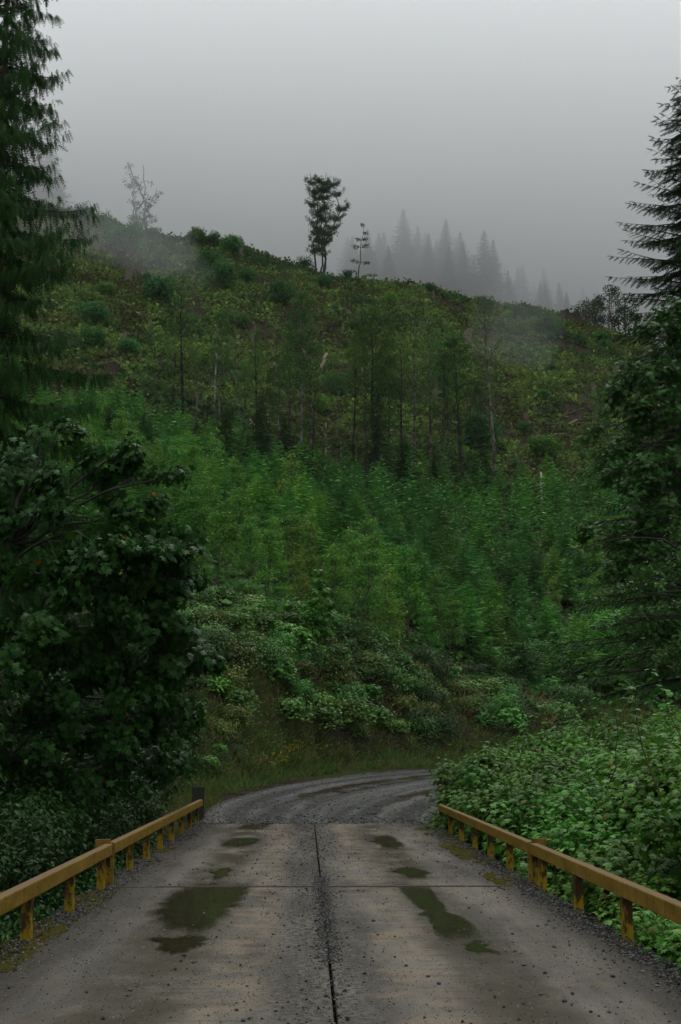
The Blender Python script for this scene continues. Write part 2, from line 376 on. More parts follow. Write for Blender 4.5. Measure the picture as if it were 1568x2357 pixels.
c = b.mix(b.math('MULTIPLY', mid_g, b.ramp(mid, .40, .6)), c, (.048, .048, .044))
c = b.mix(1, c, b.mix(b.ramp(fine, .3, .7), (.5, .5, .5), (1.5, 1.5, 1.5)), 'MULTIPLY')
c = b.mix(b.ramp(b.noise(60, 2, .6), .60, .68), c, (.045, .045, .04))
b.set(Base_Color=c, Roughness=b.math('SUBTRACT', b.ramp(st, .3, .7, .62, .78), b.math('MULTIPLY', mud, .3)), Specular_IOR_Level=b.math('MULTIPLY', damp, .06)); b.bump(b.math('ADD', fine, mid), .006, .7); DECK = b.m
b = NB("weathered_steel"); n1 = b.noise(9, 4); b.set(Base_Color=b.mix(n1, (.06, .05, .045), (.16, .13, .11)), Roughness=.6, Metallic=.5); STEEL = b.m
b = NB("abutment_concrete"); n1 = b.noise(3, 5); b.set(Base_Color=b.mix(n1, (.07, .075, .05), (.2, .19, .17)), Roughness=.9); ABUT = b.m

bridge = obj("bridge", None, None, (0, 0, 0)); tag(bridge, "single lane concrete plank bridge deck, wet and strewn with gravel", "bridge")
rows = [(-11.9, 2.68), (2.72, 17.18), (17.26, 31.68)]
for (ya, yb_) in rows:
    for (xa, xb) in ((X0, SEAM - .011), (SEAM + .011, X1)):
        mb = MB(); box(mb, (xa, ya, -.24), (xb, yb_, 0), (.2, .2, .2), 0, .012); obj("deck_panel", mb.mesh("deck_panel", DECK), bridge)
for xg in (-1.7, -.5, .8, 2.0):
    mb = MB(); box(mb, (xg - .16, -11.5, -1.15), (xg + .16, 31.4, -1.11)); box(mb, (xg - .015, -11.5, -1.11), (xg + .015, 31.4, -.28)); box(mb, (xg - .16, -11.5, -.28), (xg + .16, 31.4, -.245))
    obj("girder", mb.mesh("girder", STEEL), bridge)
for ya, yb_ in ((-13.4, -11.95), (31.72, 33.2)):
    mb = MB(); box(mb, (X0 - .5, ya, -5.2), (X1 + .5, yb_, -.06), (.2, .2, .2), 0, .03); obj("abutment", mb.mesh("abutment", ABUT), bridge)
for xa, xb in ((-1.75, .12), (.26, 2.3)):
    mb = MB(); box(mb, (xa, 17.185, -.02), (xb, 17.205, .012)); box(mb, (xa, 17.235, -.02), (xb, 17.255, .012)); obj("joint_strip", mb.mesh("joint_strip", STEEL), bridge)

# yellow guard rails
b = NB("yellow_paint"); n1 = b.noise(7, 5, .65, b.scale(b.pos, (1, .25, 1))); n2 = b.noise(28, 4, .7); n3 = b.noise(3.0, 4, .6)
dr = b.noise(14, 3, .6, b.scale(b.pos, (1, 2.2, .12)))
c = b.mix(b.ramp(n1, .3, .7), (.130, .082, .012), (.19, .125, .024))
c = b.mix(b.math('MULTIPLY', b.ramp(dr, .5, .68), .7), c, (.07, .036, .010))
c = b.mix(b.ramp(b.math('ADD', n2, b.math('MULTIPLY', n3, .6)), .93, 1.0), c, (.05, .028, .014))
c = b.mix(b.math('MULTIPLY', b.ramp(b.noise(1.1, 5, .7), .56, .68), .75), c, (.085, .034, .012))
c = b.mix(b.ramp(b.noise(45, 3, .7), .64, .70), c, (.045, .022, .010))
nrm = b.n.new("ShaderNodeNewGeometry"); sp = b.n.new("ShaderNodeSeparateXYZ"); b.l.new(nrm.outputs["Normal"], sp.inputs[0])
c = b.mix(b.math('MULTIPLY', b.ramp(sp.outputs[2], .7, .95), b.ramp(n2, .25, .6, .35, .9)), c, (.125, .090, .060))
b.set(Base_Color=c, Roughness=b.ramp(n2, .3, .7, .42, .7)); b.bump(n2, .004, .5); YELLOW = b.m
b = NB("yellow_post_paint"); n2 = b.noise(13, 5, .7, b.scale(b.pos, (1, 1, .55))); n1 = b.noise(4, 3)
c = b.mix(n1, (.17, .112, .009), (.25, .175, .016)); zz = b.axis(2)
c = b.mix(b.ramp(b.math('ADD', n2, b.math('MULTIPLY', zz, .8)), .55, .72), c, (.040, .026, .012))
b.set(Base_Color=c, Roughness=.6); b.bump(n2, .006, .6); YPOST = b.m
H_R, BH, BW = .48, .135, .10
def guard_rail(sgn, xf, label, yend):
    e = obj("guard_rail", None, None, (xf, 8, 0)); tag(e, label, "guard rail", "guard rails of the bridge")
    def add(nm, boxes, mt, bev=.006):
        mb = MB()
        for lo, hi in boxes:
            l2 = (min(sgn * lo[0], sgn * hi[0]), lo[1] - 8, lo[2]); h2 = (max(sgn * lo[0], sgn * hi[0]), hi[1] - 8, hi[2]); box(mb, l2, h2, (.2, .2, .2), 0, bev)
        return obj(nm, mb.mesh(nm, mt), e)
    add("rail_beam", [((0, -4.6, H_R - BH), (BW, 17.50, H_R))], YELLOW, .012)
    add("rail_beam", [((0, 17.66, H_R - BH), (BW, yend, H_R))], YELLOW, .012)
    for y in [3.7, 5.9, 8.1, 10.3, 12.5, 14.7, 16.9] + [y for y in (19.6, 21.6, 23.6, 25.6, 27.5, 29.4, 31.4) if y < yend]:
        z0 = -.16
        # channel section: web towards the road, flanges behind
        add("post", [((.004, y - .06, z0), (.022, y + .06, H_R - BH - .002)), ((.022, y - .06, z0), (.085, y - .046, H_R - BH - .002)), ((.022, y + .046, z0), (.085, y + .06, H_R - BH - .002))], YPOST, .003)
    add("end_plate", [((-.012, 17.52, .0), (.03, 17.56, H_R + .015)), ((.03, 17.52, H_R - BH - .03), (.21, 17.56, H_R + .05))], YELLOW, .004)
    add("end_plate", [((-.006, 17.58, -.1), (.11, 17.64, H_R - .004))], YPOST, .004)
    for yb2 in (17.515, 17.515):
        pass
    for zb2 in (H_R - .03, H_R - .10):
        for xo in (.075, .165): add('bolt', [((xo - .012, 17.500, zb2 - .012), (xo + .012, 17.519, zb2 + .012))], STEEL, .004)
    return e
guard_rail(-1, -2.31, "low yellow steel guard rail, rust stained, in front of the dark leafy thicket", 32.6)
guard_rail(1, 2.70, "low yellow steel guard rail in front of the light green lobed leaf bushes", 29.6)
mb = MB(); box(mb, (-.14, -.035, .0), (.14, .035, .95), (.07, .07, .065), 0, .012)
b = NB("grey_wood"); n1 = b.noise(14, 5, .6, b.scale(b.pos, (3, 3, .3))); b.set(Base_Color=b.mix(n1, (.022, .022, .019), (.055, .054, .048)), Roughness=.85); b.bump(n1, .01); GWOOD = b.m
mb2 = MB(); box(mb2, (-.05, .037, -.4), (.05, .13, .8), (.07, .07, .065), 0, .008)
wp = at(457, 1812, 33.0)
thing("marker_board", [("board", mb.mesh("board", GWOOD)), ("post", mb2.mesh("post", GWOOD))], "weathered grey wooden marker board at the far end of the yellow rail", "board", (wp[0], 33.0, -.2), .06)

# ------------------------------------------------------------------ puddles
b = NB("puddle_water"); n1 = b.noise(4, 4); n2 = b.noise(120, 2)
b.set(Base_Color=b.mix(b.ramp(n2, .70, .74), b.mix(n1, (.013, .011, .005), (.028, .021, .009)), (.10, .09, .07)), Roughness=b.ramp(b.noise(20, 3), .35, .7, .04, .22), Specular_IOR_Level=.5); b.bump(b.noise(9, 2), .002, .3); WATER = b.m
tb_ = b.n.new('ShaderNodeBsdfTransparent'); mt_ = b.n.new('ShaderNodeMixShader'); al_ = b.ramp(b.math('ADD', b.attr(), b.math('MULTIPLY', b.math('SUBTRACT', b.noise(26, 4, .65), .5), 1.5)), .08, .9)
b.l.new(al_, mt_.inputs[0]); b.l.new(tb_.outputs[0], mt_.inputs[1]); b.l.new(b.p.outputs[0], mt_.inputs[2]); b.l.new(mt_.outputs[0], b.o.inputs['Surface'])
def puddle(pts, label, seed, inflate=1.0):
    q = np.array([deck_pt(*p) for p in pts]); c0 = q.mean(0); n = len(q); r = np.random.default_rng(seed)
    tt = np.linspace(0, n, n * 22, endpoint=False); i = tt.astype(int); f = (tt - i)[:, None]
    p0, p1, p2, p3 = q[(i - 1) % n], q[i % n], q[(i + 1) % n], q[(i + 2) % n]
    s = .5 * (2 * p1 + (p2 - p0) * f + (2 * p0 - 5 * p1 + 4 * p2 - p3) * f ** 2 + (3 * p1 - p0 - 3 * p2 + p3) * f ** 3)
    d = norm(s - c0); s = s + d * ((fbm(s[:, 0] * 9, s[:, 1] * 4, seed, 4) - .5) * .34)[:, None] * np.array([1, 1.8])
    V = [np.column_stack([c0[0] + (s[:, 0] - c0[0]) * k, c0[1] + (s[:, 1] - c0[1]) * k, np.full(len(s), z)]) for k, z in ((1.34, .0025), (.74, .004), (.4, .004))]
    m = len(s); V = np.concatenate(V + [[[c0[0], c0[1], .004]]]); j = np.arange(m); j2 = (j + 1) % m; T = []
    for a in (0, m): T += [np.stack([a + j, a + j2, a + m + j2], 1), np.stack([a + j, a + m + j2, a + m + j], 1)]
    T.append(np.stack([2 * m + j, 2 * m + j2, np.full(m, 3 * m)], 1))
    al = np.concatenate([np.zeros(m), np.full(m, .85), np.ones(m), [1.0]]); mb = MB(); mb.add(V, np.concatenate(T), np.repeat(al[:, None], 3, 1)); tag(obj("puddle", mb.mesh("puddle", WATER)), label, None, "puddles on the bridge", "structure")
puddle([(370, 2112), (395, 2070), (445, 2040), (560, 2040), (545, 2075), (505, 2108), (478, 2136), (415, 2138)], "largest muddy puddle in the wheel track before the joint", 1)
puddle([(515, 1945), (540, 1930), (592, 1930), (575, 1945)], "oval puddle beyond the joint in the track near the thicket", 2)
puddle([(928, 2044), (985, 2044), (1012, 2076), (1034, 2100), (1062, 2110), (1088, 2140), (1062, 2150), (1010, 2148), (985, 2108), (950, 2074)], "long green brown puddle in the track near the lobed leaf bushes", 3)
puddle([(862, 1930), (898, 1924), (925, 1944), (890, 1950)], "small puddle far beyond the joint in the track near the bushes", 4)
puddle([(915, 2000), (958, 1998), (988, 2012), (942, 2018)], "small puddle just beyond the joint near the bushes", 5)
puddle([(484, 2008), (528, 1998), (524, 2016), (500, 2020)], "small puddle just beyond the joint near the thicket", 6)
puddle([(555, 1904), (590, 1893), (632, 1890), (598, 1907)], "shallow puddle at the far end of the deck", 7)
puddle([(362, 2166), (420, 2160), (475, 2160), (440, 2180), (395, 2192)], "small muddy puddle next before the largest one", 8)
puddle([(1060, 2172), (1100, 2168), (1140, 2190), (1095, 2196)], "faint muddy puddle nearest the camera side", 9)

# ------------------------------------------------------------------ gravel and stones on the deck
b = NB("stone"); n1 = b.noise(40, 3); b.set(Base_Color=b.mix(1, b.attr(), b.mix(n1, (.6, .6, .6), (1.3, 1.3, 1.3)), 'MULTIPLY'), Roughness=.6); STONE = b.m
_ico = np.array([(1, 0, 0), (-1, 0, 0), (0, 1, 0), (0, -1, 0), (0, 0, 1), (0, 0, -.6)], float) * .5
_icot = np.array([(0, 2, 4), (2, 1, 4), (1, 3, 4), (3, 0, 4), (2, 0, 5), (1, 2, 5), (3, 1, 5), (0, 3, 5)])
def pebbles(mb, P, S, rng, dark=.5):
    n = len(P); V = _ico[None] * S[:, None, None] * rng.uniform(.6, 1.35, (n, 6, 1)) * np.array([1.15, 1, .65])
    a = rng.uniform(0, 6.28, n); ca, sa = np.cos(a)[:, None], np.sin(a)[:, None]
    W = np.stack([V[..., 0] * ca - V[..., 1] * sa, V[..., 0] * sa + V[..., 1] * ca, V[..., 2]], -1) + P[:, None]
    g = np.where(rng.random(n) < dark, rng.uniform(.012, .035, n), rng.uniform(.06, .14, n))
    C = g[:, None] * np.array([1, .98, .93]) * rng.uniform(.92, 1.08, (n, 3))
    mb.add(W.reshape(-1, 3), (_icot[None] + (np.arange(n) * 6)[:, None, None]).reshape(-1, 3), np.repeat(C, 6, 0), 0)
UP_ = np.array([0., 0, 1]); rng = np.random.default_rng(11); N = 48000
px_, py_ = rng.uniform(X0 + .02, X1 - .02, N), 7.5 + 24.3 * rng.random(N) ** 1.3
dens = .16 + .75 * np.exp(-((px_ - .12 - .25 * (fbm(py_ * .5, py_ * 0, 3, 2) - .5)) / .36) ** 2) * (.25 + 1.3 * fbm(px_ * .7, py_ * .35, 24, 2)) + .75 * sstep(1.9, 2.55, px_) + .7 * sstep(-1.75, -2.3, px_) + .25 * np.exp(-((px_ + .55) / .3) ** 2) * 0
dens *= .35 + 1.3 * (fbm(px_ * 1.3, py_ * .5, 21, 3) - .25) + .5 * sstep(28, 31.5, py_)
keep = rng.random(N) < np.clip(dens, 0, 1) * .6
px_, py_ = px_[keep], py_[keep]; S = .006 + .026 * rng.random(len(px_)) ** 5 + .0004 * py_
mb = MB(); pebbles(mb, np.column_stack([px_, py_, S * .18]), S, rng, .6)
for xa, sd_, n_ in ((X1, -1, 9000), (X0, 1, 8000)):
    y_ = 7.5 + 24 * rng.random(n_) ** 1.3; w_ = .12 + .34 * fbm(y_ * .8, y_ * 0, 5 if sd_ < 0 else 6, 3); d_ = w_ * rng.random(n_) ** 1.4 - .035; S_ = .010 + .024 * rng.random(n_) ** 2.5
    pebbles(mb, np.column_stack([xa + sd_ * d_, y_, np.clip(.03 * (1 - d_ / w_), -.01, .03) * rng.random(n_) + S_ * .1]), S_, rng, .65)
n_ = 5000; y_ = np.concatenate([rng.uniform(11.2, 18.6, n_ - 900), rng.uniform(7.5, 31, 900)]); x_ = SEAM + rng.normal(0, .05, n_); S_ = .008 + .016 * rng.random(n_) ** 2; pebbles(mb, np.column_stack([x_, y_, np.where(np.abs(x_ - SEAM) < .012, -.004, .002)]), S_, rng, .75)
_tet = (np.array([(.5, 0, 0), (-.3, .45, 0), (-.3, -.45, 0), (0, 0, .5)]), np.array([(0, 1, 3), (1, 2, 3), (2, 0, 3)]))
n_ = 34000; x_ = rng.uniform(X0, X1, n_); y_ = 7.4 + 13 * rng.random(n_) ** 1.25; k = rng.random(n_) < .12 + 1.1 * fbm(x_ * 1.8, y_ * .6, 33, 3) ** 2; x_, y_ = x_[k], y_[k]; n_ = len(x_); g = np.where(rng.random(n_) < .55, rng.uniform(.015, .04, n_), rng.uniform(.12, .26, n_)); a_ = rng.uniform(0, 6.28, n_)
leafset(mb, _tet, np.column_stack([x_, y_, np.zeros(n_)]), np.column_stack([np.cos(a_), np.sin(a_), 0 * a_]), np.tile(UP_, (n_, 1)), .006 + .009 * rng.random(n_) ** 2, g[:, None] * np.array([1, .97, .9]))
tag(obj("deck_gravel", mb.mesh("deck_gravel", STONE)), "fine loose gravel scattered over the bridge deck", None, None, "stuff")
mb = MB(); N = 7000; t_ = rng.random(N) ** 1.5 * .75; u_ = rng.random(N); keep = rng.random(N) < .35 + .65 * (np.abs(u_ - .5) > .42) + .4 * (t_ < .05)
t_, u_ = t_[keep], u_[keep]; i_ = (t_ * (nt - 1)).astype(int); j_ = (u_ * (nu - 1)).astype(int)
S = rng.uniform(.02, .07, len(t_)); Pp = np.stack([X[i_, j_], Y[i_, j_], Z[i_, j_] + .1 * S], -1) + rng.normal(0, .04, (len(t_), 3)) * [1, 1, 0]; pebbles(mb, Pp, S, rng, .4)
tag(obj("road_gravel", mb.mesh("road_gravel", STONE)), "coarse loose gravel along the forest road", None, None, "stuff")
stone_me = []
for k in range(4):
    mb = MB(); import bmesh
    bm = bmesh.new(); bmesh.ops.create_icosphere(bm, subdivisions=2, radius=.5); r = np.random.default_rng(k)
    o3 = r.uniform(0, 9, 3)
    V = np.array([v.co for v in bm.verts]); V = V * (.72 + .55 * fbm(V[:, 0] * 2 + o3[0] + V[:, 2], V[:, 1] * 2 + o3[1], k, 2))[:, None] * [1.2, .95, .62]
    T = [[v.index for v in f.verts] for f in bm.faces]; bm.free(); mb.add(V, T, np.array([.06, .06, .058]) * (.6 + .3 * k)); stone_me.append(mb.mesh("stone", STONE))
for k, (px, py) in enumerate([(870, 2152), (1068, 2142), (628, 2058), (430, 2230), (425, 2200), (1080, 2090), (1185, 2190), (1205, 2222), (1255, 2240), (1010, 2265), (1180, 2215), (300, 2280), (48, 2378), (545, 2326), (560, 2350), (1245, 2290), (1180, 2150), (860, 2120), (1275, 2180), (1410, 2210), (1360, 2330), (1300, 2305), (985, 2248), (480, 2338), (735, 2070), (705, 2040)]):
    q = deck_pt(px, py); o = obj("loose_stone", stone_me[k % 4], None, (q[0], q[1], .008), k * 1.7, .022 + .016 * ((k * 37) % 10) / 10)
    tag(o, "small dark loose stone on the wet bridge deck", "stone", "loose stones on the bridge deck")

# moss along the deck edges
b = NB("moss"); n1 = b.noise(30, 4, .7); b.set(Base_Color=b.mix(n1, (.018, .019, .005), (.062, .056, .010)), Roughness=.95); b.bump(n1, .02); MOSS = b.m
def moss(name_label, xa, xb, ya, yb_, n, seed):
    r = np.random.default_rng(seed); mb = MB()
    y = r.uniform(ya, yb_, n); x = r.uniform(xa, xb, n); k = fbm(x * 3.5, y * 1.3, seed, 3) > .46 + .2 * np.abs(r.random(n)); x, y = x[k], y[k]
    nx, ny = 9, 5; S = r.uniform(.02, .07, len(x))
    th = np.arange(nx) / nx * 2 * np.pi; ring = [(1, 0.0), (.8, .3), (.4, .5)]
    tv = np.array([(np.cos(t) * q, np.sin(t) * q * 1.5, h) for q, h in ring for t in th] + [(0, 0, .55)]); tt = []
    for a in range(2):
        for j in range(nx): tt += [(a * nx + j, a * nx + (j + 1) % nx, (a + 1) * nx + (j + 1) % nx), (a * nx + j, (a + 1) * nx + (j + 1) % nx, (a + 1) * nx + j)]
    tt += [(2 * nx + j, 2 * nx + (j + 1) % nx, 3 * nx) for j in range(nx)]; tt = np.array(tt)
    V = tv[None] * S[:, None, None] * r.uniform(.7, 1.3, (len(x), len(tv), 1)) * [1, 1, .6] + np.column_stack([x, y, np.full(len(x), -.005)])[:, None]
    mb.add(V.reshape(-1, 3), (tt[None] + (np.arange(len(x)) * len(tv))[:, None, None]).reshape(-1, 3), (.08, .08, .01), 0, True)
    tag(obj("moss", mb.mesh("moss", MOSS)), name_label, None, None, "stuff")
moss("olive moss creeping over the deck edge below the rail by the thicket", X0 - .06, X0 + .26, 8.0, 24, 1900, 5)
moss("yellowish moss along the deck edge below the rail by the bushes", X1 - .42, X1 + .0, 17.0, 30, 1900, 6)

# ------------------------------------------------------------------ plants: builders
UP = np.array([0., 0, 1])
def cvar(rng, col, n, v=.3, warm=.12):
    c = np.array(col)[None] * rng.uniform(1 - v, 1 + v, (n, 1)); c = c * (1 + rng.uniform(-warm, warm, (n, 3)) * [1, .5, .8]); return np.clip(c, .004, .6)
def sph(rng, n): return norm(rng.normal(size=(n, 3)))

def conifer(rng, H, Rad, nb, col, fr=FROND_S, fs=.5, droop=.25, tip=.1, rise=.1, clear=.04, shape=.85, step=.55, hang=.15, twigs=False, bark=(.05, .038, .03), r0=None, fill=1.0, sides=6):
    tr, cr = MB(), MB()
    z = np.linspace(-.3, H, 9); wob = np.cumsum(rng.normal(0, .002 * H, (9, 2)), 0)
    path = np.column_stack([wob - wob[0], z]); r0 = r0 or .011 * H + .02
    tube(tr, path, r0 * (1 - np.linspace(0, .97, 9)), sides, bark, 0)
    Ps, Ds, Ns, Ss, Cs = [], [], [], [], []
    for i in range(nb):
        t = clear + (1 - clear) * (i + rng.random()) / nb
        if rng.random() > fill: continue
        L = Rad * (1 - t) ** shape * rng.uniform(.72, 1.12) + .004 * H
        az = i * 2.39996 + rng.uniform(-.4, .4); d = np.array([math.cos(az), math.sin(az), 0])
        p0 = np.array([np.interp(t * H, z, path[:, 0]), np.interp(t * H, z, path[:, 1]), t * H * .99])
        k = max(3, int(L / (fs * step))); s = np.linspace(.1, 1, k)
        rs = rise + .5 * t * t
        pos = p0 + d * L * s[:, None] + UP * (L * (rs * s - droop * s ** 2 + tip * s ** 3))[:, None]
        tan = norm(np.gradient(pos, axis=0) if k > 1 else np.tile(d, (k, 1))); side = np.array([-d[1], d[0], 0])
        fl = fs * np.clip(.45 + .9 * (1 - s), .35, 1.0) * float(np.clip(.12 + .62 * L / fs, .15, 1.0))
        for sg in (-1, 1):
            Ps.append(pos); Ds.append(tan * .7 + side * sg * .75 - UP * hang + rng.normal(0, .13, (k, 3)))
            Ns.append(np.tile(UP, (k, 1)) + rng.normal(0, .25, (k, 3))); Ss.append(fl * rng.uniform(.75, 1.2, k))
        Ps.append(pos[-1:]); Ds.append(tan[-1:]); Ns.append(UP[None]); Ss.append(fl[-1:] * 1.1)
        if twigs: tube(tr, np.concatenate([[p0], pos]), np.linspace(.012 + .012 * L, .005, k + 1), 3, np.array(bark) * .8, 0, False)
    P, D, Nn, S = map(np.concatenate, (Ps, Ds, Ns, Ss))
    leafset(cr, fr, P, D, Nn, S, cvar(rng, col, len(P)))
    return tr, cr

def leafy(mb, rng, cen, rad, n, tm, size, col, droop=.35, shell=.45, upb=.6, v=.3, sq=(1, 1, .8), accent=None, warm=.12):
    """n leaves through a lumpy ball; returns their transforms"""
    u = sph(rng, n); rr = rad * (shell + (1 - shell) * rng.random(n) ** .6) * (1 + .2 * rng.normal(size=n))
    P = np.array(cen) + u * rr[:, None] * np.array(sq)
    Nn = norm(u * .7 + UP * upb + rng.normal(0, .35, (n, 3)))
    D = norm(np.cross(rng.normal(size=(n, 3)), Nn) + u * [.5, .5, .1] - UP * droop)
    S = size * rng.uniform(.6, 1.25, n); C = cvar(rng, col, n, v, warm)
    if accent is not None:
        k = rng.random(n) < accent[0]; C[k] = cvar(rng, accent[1], int(k.sum()))
    leafset(mb, tm, P, D, Nn, S, C)
    return P, D, Nn, S
def limb(mb, rng, a, b_, r0, r1, k=7, sag=.1, sides=5, col=(.06, .055, .048)):
    a, b_ = np.array(a, float), np.array(b_, float); s = np.linspace(0, 1, k)[:, None]; L = np.linalg.norm(b_ - a)
    w = np.cumsum(rng.normal(0, .025 * L, (k, 3)), 0); w -= s * w[-1]
    p = a + (b_ - a) * s + UP * sag * L * np.sin(np.pi * s) + w * (s > 0)
    tube(mb, p, np.linspace(r0, r1, k), sides, col, 0, False); return p
def leaf_mats(tm, P, D, Nn, S):
    M = frames(D, Nn) * S[:, None, None]; out = []
    for m, p in zip(M, P):
        q = np.eye(4); q[:3, :3] = m; q[:3, 3] = p; out.append(Matrix(q.tolist()))
    return out
def leaf_meshes(nm, tm, cols, mat):
    out = []
    for c in cols:
        mb = MB(); mb.add(tm[0], tm[1], c); out.append(mb.mesh(nm, mat))
    return out

def shrub(rng, h, w, n, tm, size, col, nclump=9, loose=60, stems=7, v=.3, accent=None, warm=.12, upb=.7):
    """a bush with stems; returns parts + the outermost leaves as single leaves"""
    st, fo = MB(), MB(); Pl = []
    for k in range(nclump):
        a = k * 2.4 + rng.uniform(-.5, .5); q = math.sqrt((k + .5) / nclump) * w * .55
        c = np.array([math.cos(a) * q, math.sin(a) * q, h * rng.uniform(.45, .78) * (1 - .25 * (q / w) ** 2)])
        r = w * rng.uniform(.28, .42)
        limb(st, rng, (rng.normal(0, .05 * w), rng.normal(0, .05 * w), -.3), c, .012 + .006 * h, .006, 5, .06, 4, (.05, .04, .025))
        Pl.append(leafy(fo, rng, c, r, n // nclump, tm, size, col, .35, .4, upb, v, (1, 1, .75), accent, warm))
    # a skirt so that the bush closes to the ground
    a = rng.uniform(0, 6.28, n // 5); q = w * rng.uniform(.55, .95, n // 5)
    P = np.column_stack([np.cos(a) * q, np.sin(a) * q, h * rng.uniform(.02, .5, n // 5)]); u = norm(P * [1, 1, .3]); Nn = norm(u * .6 + UP * .6 + rng.normal(0, .3, P.shape))
    leafset(fo, tm, P, norm(u - UP * .5 + rng.normal(0, .4, P.shape)), Nn, size * rng.uniform(.6, 1.2, len(P)), cvar(rng, col, len(P), v))
    lv = []
    if loose:
        k = loose; u = sph(rng, k); u[:, 2] = np.abs(u[:, 2]) * .9 + .1; u = norm(u)
        P = u * np.array([w * .86, w * .86, h * .93]) * rng.uniform(.9, 1.06, (k, 1))
        Nn = norm(u * .6 + UP * .7 + rng.normal(0, .25, (k, 3))); D = norm(u * [1, 1, .2] - UP * .25 + rng.normal(0, .3, (k, 3)))
        lv = leaf_mats(tm, P, D, Nn, size * rng.uniform(.8, 1.3, k))
    return st, fo, lv

# ------------------------------------------------------------------ trees beside the bridge
G_MAPLE, G_THICK, G_THIMB, G_YOUNG = (.022, .070, .028), (.018, .046, .018), (.054, .126, .032), (.034, .105, .034)
MAPLE_LV = leaf_meshes("leaf", MAPLE, [(.028, .07, .034), (.036, .085, .038), (.045, .1, .04)], LEAF_SINGLE)
THIMB_LV = leaf_meshes("leaf", THIMBLE, [(.058, .13, .04), (.07, .155, .042), (.046, .108, .036), (.09, .155, .042)], LEAF_SINGLE)
OVAL_LV = leaf_meshes("leaf", OVAL, [(.024, .056, .024), (.034, .076, .03)], LEAF_SINGLE)

def cedar(rng, H, R0, nb, zlo):
    tr, cr = MB(), MB(); z = np.linspace(-1, H, 10)
    tube(tr, np.column_stack([np.zeros(10), np.zeros(10), z]), .34 * (1 - np.linspace(0, .96, 10)), 9, (.07, .05, .038))
    Ps, Ds, Ns, Ss = [], [], [], []
    for i in range(nb):
        t = (i + rng.random()) / nb; zz = zlo + (H * .97 - zlo) * t
        L = (R0 * (1 - t) ** .75 + .25) * (rng.uniform(.45, .8) if rng.random() < .55 else rng.uniform(.85, 1.15)); az = i * 2.39996 + rng.uniform(-.3, .3)
        d = np.array([math.cos(az), math.sin(az), 0]); k = max(6, int(L / .105)); s = np.linspace(.12, 1, k)
        dr = rng.uniform(.25, .55)
        pos = np.array([0, 0, zz]) + d * L * s[:, None] + UP * (L * (.12 * s - dr * 1.5 * s ** 2 + dr * 1.25 * s ** 3))[:, None]
        tan = norm(np.gradient(pos, axis=0)); side = np.array([-d[1], d[0], 0])
        tube(tr, np.concatenate([[[0, 0, zz]], pos]), np.linspace(.035, .006, k + 1), 4, (.035, .028, .02), 0, False)
        # side twigs carrying hanging sprays
        for sg in (-1, 1, 0):
            m = len(s); out = rng.uniform(.0, .75, m) * (1 - .35 * s) * (sg != 0)
            base = pos + side * sg * out[:, None] + tan * (out * .6)[:, None] - UP * (out * rng.uniform(.1, .45, m))[:, None]
            for rep in range(4):
                Ps.append(base + rng.normal(0, .04, base.shape)); Ds.append(-UP * rng.uniform(.8, 1.6, (m, 1)) + tan * rng.uniform(.0, .5, (m, 1)) + side * sg * .35 + rng.normal(0, .22, (m, 3)))
                Ns.append(np.tile(d, (m, 1)) + rng.normal(0, .6, (m, 3))); Ss.append(rng.uniform(.2, .52, m) * (1.1 - .3 * s))
    P, D, Nn, S = map(np.concatenate, (Ps, Ds, Ns, Ss))
    leafset(cr, FROND_C, P, D, Nn, S, cvar(rng, (.018, .046, .016), len(P), .45))
    return tr, cr
rng = np.random.default_rng(101)
cp = at(-55, 1723, 38); tr, cr = cedar(rng, 27, 4.5, 175, 1.5)
thing("cedar_tree", [("trunk", tr.mesh("trunk", BARK)), ("crown", cr.mesh("crown", NEEDLE))], "tall dark cedar with drooping sprays rising beside the big leaved maple", "tree", (cp[0], 38, zat(cp[0], 38)), .6)

def clump_tree(rng, base, trunk_top, clumps, tm, size, col, bark, r0, mat_leaf=LEAF, droop=.8, upb=.35, accent=None, per_m=1.0, twig=(.045, .043, .038)):
    """trunk, limbs to each clump, leafy twigs in each clump. clumps: (centre, radius, leaves); world coordinates"""
    tr, cr = MB(), MB(); base = np.array(base, float); top = np.array(trunk_top, float); allp = []
    tp = limb(tr, rng, (0, 0, -.6), top - base, r0, r0 * .45, 9, .0, 8, bark)
    for c, r, n in clumps:
        c = np.array(c) - base; j = int(np.clip(np.searchsorted(tp[:, 2], c[2] - r * 1.6), 1, len(tp) - 1))
        a = tp[j]; lp = limb(tr, rng, a, c, r0 * .22, .015, 8, .10, 5, twig)
        nt_ = max(5, int(r * 7)); Ps, Ds, Ns = [], [], []
        for q in range(nt_):
            u = sph(rng, 1)[0]; u[2] *= .7; e = c + u * r * rng.uniform(.7, 1.15) - UP * r * .1; s0 = lp[rng.integers(4, 8)]
            w = limb(tr, rng, s0, e, .012, .005, 6, .08, 3, twig)
            m = max(3, n // nt_); k = rng.integers(2, 6, m); f = rng.random((m, 1)); k2 = np.minimum(k, 4)
            pp = w[k2] * (1 - f) + w[k2 + 1] * f + rng.normal(0, .10 * size / .2 + .03 * r, (m, 3)); Ps.append(pp)
            uo = norm(pp - c); Ns.append(norm(uo * .8 + UP * upb + rng.normal(0, .35, (m, 3)))); Ds.append(norm(uo * .6 * [1, 1, .3] - UP * droop + rng.normal(0, .4, (m, 3))))
        P, D, Nn = map(np.concatenate, (Ps, Ds, Ns)); S = size * rng.uniform(.55, 1.25, len(P)); C = cvar(rng, col, len(P))
        if accent is not None:
            kk = rng.random(len(P)) < accent[0]; C[kk] = cvar(rng, accent[1], int(kk.sum()))
        allp.append((P, D, Nn, S, C))
    P, D, Nn, S, C = map(np.concatenate, zip(*allp))
    return tr, cr, (P, D, Nn, S, C)
